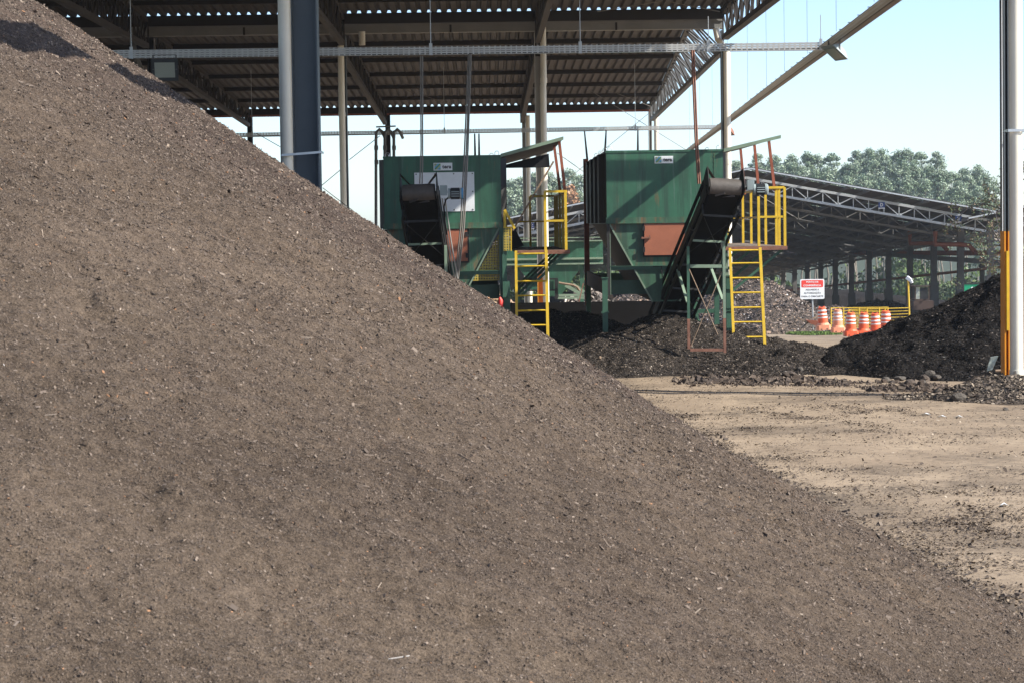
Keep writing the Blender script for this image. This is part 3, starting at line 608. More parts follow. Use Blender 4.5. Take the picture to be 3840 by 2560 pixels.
# ------------------------------------------------------------------ cable trays
def tray(y, pxa, pxb, ya, yb, label, hgt, joints):
    a = P(pxa, ya, y); c = P(pxb, yb, y); d = .12; h = hgt
    t = thing('cable_tray', tuple(lerp(a, c, .5)), label, 'cable tray', 'cable trays across the yard')
    a2 = Vector(a); c2 = Vector(c); a2.x = min(a2.x, a2.x)
    b = MB(); b.prism([a2+Vector((0,0,-h/2)), c2+Vector((0,0,-h/2)), c2+Vector((0,0,h/2)), a2+Vector((0,0,h/2))], (0, .004, 0)); b.build('side_rail', MT['tray'], t)
    b = MB(); b.prism([a2+Vector((0,d,-h/2)), c2+Vector((0,d,-h/2)), c2+Vector((0,d,h/2)), a2+Vector((0,d,h/2))], (0, .004, 0)); b.build('side_rail', MT['tray'], t)
    b = MB(); b.prism([a2+Vector((0,.006,-h/2)), c2+Vector((0,.006,-h/2)), c2+Vector((0,d-.002,-h/2)), a2+Vector((0,d-.002,-h/2))], (0, 0, .006)); b.build('tray_floor', MT['galv'], t)
    b = MB(); b.tube([a2+Vector((0,.045,-h/2+.025)), c2+Vector((0,.045,-h/2+.025))], .016, 6); b.tube([a2+Vector((0,.085,-h/2+.025)), c2+Vector((0,.085,-h/2+.025))], .018, 6); b.build('power_cable', MT['black'], t)
    for px in joints:
        tt = (px-pxa)/(pxb-pxa); q = lerp(a2, c2, tt)
        b = MB().box((q.x-.03, q.y-.012, q.z-h/2-.01), (q.x+.03, q.y-.003, q.z+h/2+.06)); b.tube([q+Vector((0, -.007, h/2)), q+Vector((0, -.007, h/2+2.2 if px < 2650 else h/2+.5))], .008, 5); b.build('hanger', MT['galv'], t)
    return t
tray(43.9, -300, 3078, 213, 173.5, 'upper perforated cable tray crossing in front of both roof halves', .15, (490, 1612, 2173, 2655, 3078))
tray(83, 560, 2690, 513, 477, 'lower perforated cable tray just above the green machines', .15, (945, 1665, 2382))
# long tray running away to the right, with conduits along its side
pth = [(3760, -310, 25.2), (3348, 0, 34.9), (3220, 108, 40.2), (3113, 174, 44), (2965, 298, 54.5), (2838, 379, 63.5), (2731, 450, 75), (2690, 482, 82), (2598, 559, 104)]
cen = [P(*q) for q in pth]; _cf = np.polyfit([c.y for c in cen], [c.x for c in cen], 2); _cz = np.polyfit([c.y for c in cen], [c.z for c in cen], 2)
cen = [Vector((float(np.polyval(_cf, yy)), yy, float(np.polyval(_cz, yy)))) for yy in np.concatenate([np.arange(25, 60, 3.0), np.arange(60, 106, 5.0)])]
long_end = min(cen, key=lambda c: abs(c.y-44))
lt = thing('cable_tray', tuple(long_end), 'long brown underside cable tray receding from the sky corner towards the right machine', 'cable tray', 'cable trays across the yard')
b = MB()
for a, c in zip(cen[:-1], cen[1:]): b.bar(a+Vector((.06,0,0)), c+Vector((.06,0,0)), .11, .02)
b.build('tray_floor', MT['traybase'], lt)
for k in range(5):
    b = MB(); off = Vector((-.20+.04*k, 0, .0)); b.tube([q+off for q in cen], .014, 6); b.build('conduit', MT['conduit'] if k % 2 else MT['galv'], lt)
for s in (.0, .12):
    b = MB()
    for a, c in zip(cen[:-1], cen[1:]): b.bar(a+Vector((s, 0, .045)), c+Vector((s, 0, .045)), .012, .09)
    b.build('side_rail', MT['galv_dull'], lt)
for i in range(46):
    t = i/45*(len(cen)-1.001); k = int(t); q = lerp(cen[k], cen[k+1], t-k)
    b = MB().bar(q+Vector((-.23, 0, .02)), q+Vector((.0, 0, .02)), .022, .012)
    if i % 4 == 0: b.tube([q+Vector((-.13, 0, .1)), q+Vector((-.13, 0, 2.6))], .0035, 4)
    b.build('tray_clip', MT['darksteel'], lt)
ot = thing('cable_tray', (.32, 16, 7.2), 'unseen overhead tray added above the slope to shade the top of the compost', 'cable tray', 'cable trays across the yard')  # out of view, added to cast the dark band on the compost
MB().box((.02, -4, 7.18), (.62, 36, 7.20)).build('tray_floor', MT['galv'], ot)
for s_ in (.02, .608): MB().box((s_, -4, 7.201), (s_+.012, 36, 7.32)).build('side_rail', MT['galv_dull'], ot)
# ------------------------------------------------------------------ floodlights
def flood(q, face, label, s=1.0, hood='motor_dark'):
    t = thing('floodlight', tuple(q), label, 'floodlight', 'floodlights on the cable trays'); f = Vector(face).normalized()
    r = f.cross(Vector((0,0,1))).normalized(); u = r.cross(f)
    def quad(c, w_, h_): return [c-r*w_-u*h_, c+r*w_-u*h_, c+r*w_+u*h_, c-r*w_+u*h_]
    b = MB(); b.add(quad(q, .23*s, .2*s)+quad(q-f*.1*s, .16*s, .12*s)+quad(q-f*.16*s, .08*s, .07*s), [(0,1,5,4),(1,2,6,5),(2,3,7,6),(3,0,4,7),(4,5,9,8),(5,6,10,9),(6,7,11,10),(7,4,8,11),(8,9,10,11),(3,2,1,0)]); b.build('housing', MT[hood], t)
    b = MB(); b.prism(quad(q+f*.003, .175*s, .135*s), f*.012*s); b.build('lens', MT['glass'], t)
    b = MB(); b.bar(q-r*.2*s, q-r*.2*s+Vector((0,0,.26*s)), .03, .012); b.bar(q+r*.2*s, q+r*.2*s+Vector((0,0,.26*s)), .03, .012); b.bar(q-r*.2*s+Vector((0,0,.26*s)), q+r*.2*s+Vector((0,0,.26*s)), .03, .012); b.build('bracket', MT['galv_dull'], t); return t
flood(P(618, 263, 43.2), (.05, -1, -.35), 'square floodlight hanging under the upper tray above the compost slope', 1.05)
flood(P(3128, 200, 42.5), (-.65, -.25, -.85), 'grey floodlight tilted down at the end of the upper tray', 1.0, 'motor')
flood(P(2725, 493, 82), (-.65, -.3, -.8), 'rusty floodlight tilted down at the end of the lower tray', 1.15, 'rustbar')
# ------------------------------------------------------------------ conduits dropping to the machines
def cord(name, pts, r, label, m='cord', group='conduits dropping from the trays'):
    b = MB(); b.tube(pts, r, 8); b.smooth = True; o = b.build(name, MT[m]); tag(o, label, 'conduit', group); return o
cord('cable_conduit', [P(1577, 212, 43.85), P(1579, 560, 43.4), P(1574, 690, 43.4)], .013, 'left one of the dark pair of conduits above the left conveyor head')
cord('cable_conduit', [P(1584, 212, 43.85), P(1585, 560, 43.4), P(1583, 690, 43.4)], .013, 'right one of the dark pair of conduits above the left conveyor head')
b = MB()
for dx in (-.022, .004, .026): b.tube([P(1761, 204, 43.85)+Vector((dx,0,0)), P(1748, 560, 43.0)+Vector((dx*1.3,0,0)), P(1733, 850, 42.8)+Vector((dx*1.4,0,0)), P(1708, 1085, 43)+Vector((dx,0,0))], .014, 7)
b.smooth = True; tag(b.build('conduit_bundle', MT['cord']), 'slanting bundle of three pale conduits in front of the white panel', 'conduit', 'conduits dropping from the trays')
b = MB()
for dx in (-.018, .018): b.tube([P(2598, 190, 43.85)+Vector((dx,0,0)), P(2611, 520, 43.6)+Vector((dx,0,0)), P(2622, 690, 43.6)+Vector((dx,0,0))], .018, 7)
b.smooth = True; tag(b.build('conduit_bundle', MT['rustbar']), 'brown twin conduit dropping in front of the right machine to its conveyor head', 'conduit', 'conduits dropping from the trays')
for i, (a, c, l) in enumerate((((1780, 504), (1782, 600), 'first thin conduit from the lower tray to the left machine roof, left of its twin'), ((1796, 504), (1797, 600), 'second thin conduit from the lower tray to the left machine roof, right of its twin'),
    ((2192, 495), (2204, 618), 'thin dark conduit dropping to the far back corner of the right machine'), ((2273, 491), (2268, 585), 'thin conduit dropping to the near left corner of the right machine'), ((2392, 490), (2392, 575), 'thin conduit dropping to the middle of the right machine roof'))):
    cord('thin_conduit', [P(*a, 83), P(*c, 50.5 if i != 3 else 47)], .016*1.6, l, 'darksteel')
# three swan neck pipes at the left
for i, (px, yb, lab) in enumerate(((1410, 870, 'tall swan neck pipe left of the left machine reaching down to the slope'), (1443, 640, 'middle one of three swan neck pipes behind the left machine'), (1477, 640, 'right one of three swan neck pipes behind the left machine'))):
    z = 82.0; q = P(px, 520, z); q0 = P(px, yb, z)
    b = MB(); b.tube([q0, q+Vector((0,0,0)), q+Vector((.02,0,.22)), q+Vector((.12,.05,.32)), q+Vector((.22,.1,.22)), q+Vector((.30,.3,.02))], .055, 10); b.tube([q+Vector((0,0,-.9)), q+Vector((0,0,-.75))], .075, 10); b.tube([q+Vector((0,0,-.4)), q+Vector((0,0,-.25))], .075, 10)
    b.smooth = True; tag(b.build('swan_neck_pipe', MT['galv_dull']), lab, 'pipe', 'swan neck pipes')
tag(MB().bar(P(1410, 477, 81.8), P(1484, 474, 81.8), .05, .05).build('pipe_rack_bar', MT['galv_dull']), 'short grey rod above the three swan neck pipes', 'rod')

# ------------------------------------------------------------------ lettering
def text(name, body, cx, cz, wd, ht, y, m, parent, bold=.0, thick=.003):
    cu = bpy.data.curves.new(name, 'FONT'); cu.body = body; cu.size = 1; cu.offset = bold; cu.extrude = 0.01
    cu.align_x = 'CENTER'; cu.align_y = 'CENTER'; cu.resolution_u = 4
    to = bpy.data.objects.new(name, cu); COL.objects.link(to); bpy.context.view_layer.update()
    me = bpy.data.meshes.new_from_object(to.evaluated_get(bpy.context.evaluated_depsgraph_get())); bpy.data.objects.remove(to)
    v = np.array([q.co[:] for q in me.vertices]); lo = v.min(0); hi = v.max(0); sx = wd/(hi[0]-lo[0]); sz = ht/(hi[1]-lo[1]) if ht else sx
    org = ORG[parent.name]
    for i, q in enumerate(me.vertices):
        a = v[i]; q.co = Vector((cx+(a[0]-(lo[0]+hi[0])/2)*sx, y-(thick if a[2] > 0 else 0), cz+(a[1]-(lo[1]+hi[1])/2)*sz))-org
    me.materials.clear(); me.materials.append(MT[m]); o = bpy.data.objects.new(name, me); COL.objects.link(o); o.parent = parent; ORG[o.name] = org; return o
# ------------------------------------------------------------------ the two green machines
YF, YB = 45.0, 52.3
def machine(X0, dz, label):
    t = thing('hopper_machine', (X0+1.12, 48.6, 0), label, 'machine', 'green hopper machines'); W = 2.24; zt = 4.08+dz; zb = 2.71+dz
    X1 = X0+W
    b = MB(); b.box((X0, YF, zb+.1), (X1, YB, zt)); b.box((X0-.012, YF-.012, zt-.03), (X1+.012, YB+.01, zt+.012)); body = b.build('bin', MT['green'], t)
    b = MB(); b.box((X0-.02, YF-.035, zb), (X1+.02, YF+.02, zb+.10)); b.box((X0-.03, YF-.05, zb-.015), (X1+.03, YB, zb)); b.build('seam_flange', MT['green_rusty'], t)
    # folded side wall
    b = MB(); ys = [YF+.02]; prof = [(0.0, YF+.02)]
    for k in range(4):
        y0 = YF+.45+k*1.72; prof += [(0, y0), (.11, y0+.18), (.11, y0+.85), (0, y0+1.03)]
    prof += [(0, YB)]
    b.prism([(X0-.003, YF+.02, zb+.0)]+[(X0-.004-d, y, zb) for d, y in prof[1:-1]]+[(X0-.003, YB, zb), (X0+.02, YB, zb), (X0+.02, YF+.02, zb)], (0, 0, zt-zb-.035)); b.build('folded_side_wall', MT['shadesheet'], t)
    b = MB(); b.prism([(X1+.003, YF+.02, zb)]+[(X1+.004+d, y, zb) for d, y in prof[1:-1]]+[(X1+.003, YB, zb), (X1-.02, YB, zb), (X1-.02, YF+.02, zb)], (0, 0, zt-zb-.035)); b.build('folded_side_wall', MT['shadesheet'], t)
    b = MB().box((X0-.13, YB-.15, .9), (X0-.02, YB+.02, zt+.06)); b.build('corner_post', MT['redpost'], t)
    # hopper: V shaped front and sloping sides
    za = 1.19+dz; xa, xb = X0+.87, X1-.87; yf = YF+.03
    q = [(X0+.06, yf, zb), (X1-.06, yf, zb), (xb, yf, za), (xa, yf, za)]
    b = MB(); b.prism(q, (0, .012, 0)); b.build('hopper_front', MT['green_rusty'], t)
    b = MB(); b.prism([(X0+.06, yf+.013, zb), (xa, yf+.013, za), (xa+.012, yf+.013, za), (X0+.09, yf+.013, zb)], (0, YB-yf-.1, 0)); b.prism([(X1-.06, yf+.013, zb), (xb, yf+.013, za), (xb-.012, yf+.013, za), (X1-.09, yf+.013, zb)], (0, YB-yf-.1, 0)); b.build('hopper_side', MT['shadesheet'], t)
    b = MB(); b.bar((X0+.05, yf-.012, zb-.02), (xa-.01, yf-.012, za), .03, .02, up=(0,1,0)); b.bar((X1-.05, yf-.012, zb-.02), (xb+.01, yf-.012, za), .03, .02, up=(0,1,0)); b.build('edge_angle', MT['pale_green'], t)
    b = MB().box((X0+.04, YF-.04, 1.875+dz), (X1-.04, YF+.0, 1.885+dz)); b.box((X0+.04, YF-.005, 1.81+dz), (X1-.04, YF+.004, 1.875+dz)); b.build('front_rail', MT['green_plain'], t)
    # frame and legs
    for s, xl, xr in ((-1, X0-.005, X0+.052), (1, X1-.05, X1+.07)):
        MB().box((xl, YF-.03, 1.33+dz), (xr, YF+.1, zb-.016)).build('corner_post', MT['green_plain'] if s > 0 else MT['shadesheet'], t)
    b = MB().box((X0+.052, YF-.032, 1.33+dz), (X0+.062, YF-.02, zb-.2)); b.build('edge_angle', MT['pale_green'], t)
    for (xl, xr, yy, zh) in ((X0-.107, X0-.003, YF-.06, 1.655), (X0-.107, X0-.003, YB-.2, 1.6), (X1+.03, X1+.145, YF-.06, 1.66), (X1+.03, X1+.145, YB-.2, 1.6)):
        b = MB().box((xl, yy, -.4), (xr, yy+.10, zh+dz)); b.box((xl-.02, yy-.02, .99+dz), (xr+.02, yy+.14, 1.02+dz)); b.box((xl-.015, yy-.02, zh+dz), (xr+.015, yy+.13, zh+.015+dz)); b.build('leg', MT['green_plain'], t)
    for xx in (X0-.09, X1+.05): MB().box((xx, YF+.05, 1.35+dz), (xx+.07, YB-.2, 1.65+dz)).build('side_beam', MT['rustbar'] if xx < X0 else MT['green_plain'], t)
    MB().box((X0+.05, YF+.5, 1.33+dz), (X1-.05, YF+.55, 1.6+dz)).build('cross_beam', MT['green_plain'], t)
    MB().box((X0+.05, YB-.3, 1.33+dz), (X1-.05, YB-.25, 1.6+dz)).build('cross_beam', MT['green_plain'], t)
    # lifting lugs
    for (xx, yy) in ((X0+.075, YF+.1), (X0+.02, YF+.9), (X1-.07, YF+.12), (X1-.17, YF+1.4), (X0+.02, YF+2.6), (X0+.02, YF+4.3)):
        b = MB(); b.tube([(xx-.038, yy, zt), (xx-.038, yy, zt+.06), (xx-.02, yy, zt+.088), (xx+.02, yy, zt+.088), (xx+.038, yy, zt+.06), (xx+.038, yy, zt)], .006, 6, cap=False); b.smooth = True; b.build('lifting_lug', MT['zinc'], t)
    return t
def logo(t, x0, x1, y0, y1, z):
    a = P(x0, y1, z); c = P(x1, y0, z); pl = MB().box((a.x, z-.008, a.z), (c.x, z, c.z)).build('name_plate', MT['white'], t)
    w_ = c.x-a.x; h_ = c.z-a.z; e = MB(); s = h_*.80; x = a.x+h_*.12; zz = a.z+h_*.1
    for k in range(7):                              # square of slanting green, cream and blue bands
        f0, f1 = k/7, (k+1)/7
        def dg(f):
            # line x+z = f*2 clipped to the unit square
            q = f*2; return ((0, q), (q, 0)) if q <= 1 else ((q-1, 1), (1, q-1))
        p, q = dg(f0), dg(f1); poly = [p[0], p[1]]
        if f0*2 < 1 < f1*2: poly += [(1, 0)]
        poly += [q[1], q[0]]
        if f0*2 < 1 < f1*2: poly += [(0, 1)]
        pp = [(x+u*s, z-.0085, zz+(1-v)*s) for u, v in poly]
        if f0 == 0: pp = pp[1:] if pp[0] == pp[1] else pp
        e.prism(pp, (0, -.003, 0), k % 3)
    e.build('emblem', [mat('emblem_green', (.13, .30, .13), .5), mat('emblem_sand', (.42, .46, .28), .5), mat('emblem_blue', (.14, .42, .68), .5)], pl)
    text('lettering', 'tera', lerp(a.x, c.x, .70), lerp(a.z, c.z, .47), w_*.48, h_*.44, z-.0085, 'ink', pl, bold=.03); return pl
def door(t, x0, x1, y0, y1, z, hinge_right, latch):
    a = P(x0, y1, z); c = P(x1, y0, z); d = MB().box((a.x, z-.03, a.z), (c.x, z, c.z)).build('hatch_door', MT['door'], t)
    fr = MB(); e = .03; fr.box((a.x-e, z+.002, a.z-e), (c.x+e, z+.02, a.z-.004)); fr.box((a.x-e, z+.002, c.z+.004), (c.x+e, z+.02, c.z+e)); fr.box((a.x-e, z+.002, a.z-.004), (a.x-.004, z+.02, c.z+.004)); fr.box((c.x+.004, z+.002, a.z-.004), (c.x+e, z+.02, c.z+.004)); fr.build('door_frame', MT['darksteel'], t)
    if latch:
        b = MB(); lx, lz = a.x, lerp(a.z, c.z, .55); b.bar((lx-.05, z-.05, lz), (lx+.12, z-.05, lz), .025); b.bar((lx+.1, z-.055, lz-.03), (lx+.1, z-.055, lz+.05), .02); b.box((lx-.06, z-.06, lz-.02), (lx-.02, z+.0, lz+.02)); b.build('latch', MT['rustbar'], d)
    hx = c.x if hinge_right else a.x
    for f in (.18, .85):
        MB().box((hx-.035, z-.045, lerp(a.z, c.z, f)-.045), (hx+.01, z-.031, lerp(a.z, c.z, f)+.045)).build('hinge', MT['darksteel'], d)
    return d
mR = machine(PX(2276, YF), 0, 'right green machine with a red oxide hatch door and no white panel')
mL = machine(PX(1442, YF), -.05, 'left green machine with a white panel and yellow mesh guard')
logo(mR, 2455, 2524, 585.6, 614, YF-.001); logo(mL, 1626, 1696, 611, 640.6, YF-.001)
door(mR, 2417, 2566, 837.5, 958, YF+.0, False, True); door(mL, 1603, 1752, 861, 982, YF+.0, True, False)
a = P(1556, 795.5, YF); c = P(1778, 645.6, YF); wp = MB().box((a.x, YF-.012, a.z), (c.x, YF-.001, c.z)).build('white_panel', MT['white'], mL)
b = MB()
for i in range(4):
    for zz in (a.z+.03, c.z-.03): b.box((lerp(a.x, c.x, i/3*.94+.03)-.012, YF-.018, zz-.012), (lerp(a.x, c.x, i/3*.94+.03)+.012, YF-.012, zz+.012))
b.box((a.x+1.1, YF-.018, lerp(a.z, c.z, .5)-.012), (a.x+1.124, YF-.012, lerp(a.z, c.z, .5)+.012)); b.build('panel_bolts', MT['galv_dull'], wp)
# bin seam line of bolts, right bin side strip
b = MB(); x_ = PX(2680, YF)
b.box((x_-.003, YF-.006, 2.85), (x_+.003, YF, 4.02))
for k in range(12): b.box((x_-.012, YF-.009, 2.95+k*.09), (x_+.012, YF, 2.965+k*.09))
b.build('bolt_strip', MT['green_rusty'], mR)
b = MB(); q = [P(2448, 1000, YF), P(2480, 998, YF), P(2484, 1040, YF)]; b.bar(q[0]+Vector((0,-.0,0)), q[1], .02, .02, up=(0,1,0)); b.bar(q[1], q[2], .02, .02, up=(0,1,0)); b.build('inspection_frame', MT['darksteel'], mR)
# yellow mesh guards on the left machine
b = MB(); z = YF+.10; b.prism([P(1878, 866, z), P(1878, 1052, z), P(1772, 1054, z)], (0, .004, 0)); b.build('mesh_guard', MT['mesh'], mL)
b = MB(); z = YF-.1; b.prism([P(1889, 855, z), P(1917, 853, z), P(1917, 940, z), P(1889, 942, z)], (0, .004, 0)); b.build('mesh_guard', MT['mesh'], mL)
b = MB(); b.bar(P(1917, 852, z), P(1917, 942, z), .02); b.bar(P(1888, 854, z), P(1919, 852, z), .02); b.bar(P(1893, 790, z+.2), P(1893, 854, z+.2), .05, .02); b.bar(P(1892, 787, z+.2), P(1930, 858, z+.2), .05, .03, up=(0,1,0)); b.build('guard_frame', MT['yellow'], mL)
b = MB(); b.prism([P(1922, 865, 46), P(1932, 860, 46), P(1965, 922, 46), P(1922, 936, 46)], (0, 1.2, 0)); b.build('chute', MT['black'], mL)
# side column plates
b = MB(); b.prism([P(1881, 862, YF-.07), P(1900, 900, YF-.07), P(1901, 1060, YF-.07), P(1885, 1060, YF-.07)], (0, .05, 0)); b.build('side_plate', MT['green_plain'], mL)
b = MB(); b.box((P(1885, 1056, YF-.13).x, YF-.15, P(1885, 1116, YF-.13).z), (P(1911, 1056, YF-.13).x, YF-.07, P(1911, 1056, YF-.13).z)); b.build('leg_sleeve', MT['green_plain'], mL)
b = MB(); b.prism([P(2718, 840, YF-.07), P(2721, 940, YF-.07), P(2735, 1040, YF-.07), P(2720, 1040, YF-.07)], (0, .05, 0)); b.build('side_plate', MT['pale_green'], mR)
b = MB(); b.tube([P(1874, 1115, 44.6), P(1877, 1128, 44.6), P(1877, 1170, 44.6), P(1872, 1182, 44.6)], [.02, .05, .05, .03], 10); b.smooth = True; b.build('red_fitting', MT['red'], mL)
# platform, railing, ladder, canopy on each machine
def platform(t, X0, X1, zd, stiles, rungs, nearposts, sideposts, toprail, farleft, bottoms):
    d = MB().box((X0, YF-.03, zd-.05), (X1, YB-.1, zd)); dk = d.build('deck', MT['deck'], t)
    b = MB(); b.box((X0, YF-.055, zd-.075), (X1, YF-.032, zd-.0)); b.box((X1+.002, YF-.055, zd-.075), (X1+.03, YB-.1, zd-.0)); b.build('deck_frame', MT['rustbar'], t)
    xm = X1-.03; zr = zd+1.12; zm = zd+.56
    rl = thing_part('railing', t)
    def bar(name, p, q, w_=.05): return MB().bar(p, q, w_).build(name, MT['yellow'], rl)
    for px, yb in nearposts: bar('post', (PX(px, YF), YF, zd), (PX(px, YF), YF, zr if yb is None else yb))
    xa = PX(toprail[0], YF); bar('top_rail', (xa, YF, zr), (xm, YF, zr), .045); bar('mid_rail', (PX(nearposts[0][0], YF)+.03, YF, zm), (xm, YF, zm), .04)
    for yy in sideposts: bar('baluster', (xm, yy, zd), (xm, yy, zr), .05)
    bar('top_rail', (xm, YF+.03, zr), (xm, YB-.15, zr), .045); bar('mid_rail', (xm, YF+.03, zm), (xm, YB-.15, zm), .035)
    bar('post', (farleft, YB-.15, zd), (farleft, YB-.15, zr)); bar('top_rail', (farleft, YB-.15, zr), (xm, YB-.15, zr), .045); bar('mid_rail', (farleft-.3, YB-.15, zm), (xm, YB-.15, zm), .035)
    # ladder
    ld = thing_part('ladder', t); (ax, bx, ay), (cx, dx, cy) = stiles
    zz = YF-.09; zl = YF-.38
    A0, A1 = P(ax, ay, zz), P(bx, bottoms[0], zl); B0, B1 = P(cx, cy, zz), P(dx, bottoms[1], zl)
    MB().bar(A0, A1, .05, .035, up=(0,1,0)).build('stile', MT['yellow'], ld); MB().bar(B0, B1, .055, .035, up=(0,1,0)).build('stile', MT['yellow'], ld)
    for yy in rungs:
        f = (yy-ay)/(bottoms[0]-ay); p = lerp(A0, A1, f); q = lerp(B0, B1, (yy-cy-1.5)/(bottoms[1]-cy)); b = MB(); b.tube([p+Vector((.02,0,0)), q-Vector((.02,0,0))], .017, 8); b.smooth = True; b.build('rung', MT['yellow'], ld)
    # knee braces
    for yy in (YF+.1, YF+2.4, YF+4.8, YB-.3): MB().bar((X1-.04, yy, zd-.06), (X0+.05, yy, zd-.92), .05, .035, up=(0,1,0)).build('knee_brace', MT['green_plain'], t)
def thing_part(name, t):
    e = bpy.data.objects.new(name, None); COL.objects.link(e); e.parent = t; e.empty_display_size = .2; ORG[e.name] = ORG[t.name]; return e
X1R = PX(2945, YF); X1L = PX(2130, YF)
platform(mR, PX(2719, YF), X1R, 2.225, ((2737, 2753, 931), (2850, 2869, 929)), [940, 988.6, 1043.8, 1099, 1154.7, 1209, 1265, 1319],
         [(2845, 3.18), (2943, None)], [45.7, 46.15, 47.9, 50.5, 52.1], (2870,), PX(2728, YB), (1313, 1318))
platform(mL, PX(1932, YF), X1L, 2.21, ((1935, 1939, 941), (2048, 2056, 939)), [953, 1000, 1056, 1110, 1166, 1221, 1278],
         [(2045, None), (2122, None)], [45.35, 47.0, 48.8, 50.6, 52.1], (2043,), PX(1988, YB), (1340, 1335))
def canopy(t, Xa, ha, Xb, hb, posts, infill):
    b = MB().prism([(Xa, YF-.05, ha), (Xb, YF-.05, hb), (Xb, YF-.05, hb+.035), (Xa, YF-.05, ha+.035)], (0, YB-YF+.1, 0)); b.build('canopy', MT['shadesheet'], t)
    b = MB().prism([(Xa, YF-.062, ha-.02), (Xb, YF-.062, hb-.02), (Xb, YF-.062, hb+.045), (Xa, YF-.062, ha+.045)], (0, .01, 0)); b.build('canopy_edge', MT['pale_green'], t)
    for (xt, xb_, yy, zb_) in posts: MB().bar((xb_, yy, zb_), (xt, yy, lerp(ha, hb, (xt-Xa)/(Xb-Xa))), .055).build('canopy_post', MT['redpost'], t)
    if infill: b = MB().prism([(Xa+.04, YB, ha+.0), (Xb-.08, YB, hb-.06), (Xb-.06, YB, ha-.05), (Xa+.04, YB, ha-.05)], (0, .02, 0)); b.build('end_panel', MT['darksteel'], t)
canopy(mR, PX(2716, YF), 4.055, PX(2930, YF), 4.30, [(PX(2886, 46.5), PX(2906, 46.5), 46.5, 3.3), (PX(2832, 49.2), PX(2847, 49.2), 49.2, 3.3), (PX(2780, 51.9), PX(2794, 51.9), 51.9, 3.3)], False)
canopy(mL, PX(1881, YF), 4.015, PX(2117, YF), 4.33, [(PX(2101, 45.4), PX(2121, 45.4), 45.4, 3.3), (PX(2082, 48), PX(2104, 48), 48, 3.3)], True)
b = MB().bar(P(2076, 606, 45.3), P(1923, 865, 45.3), .035); b.build('stay_rod', MT['wood'], mL)
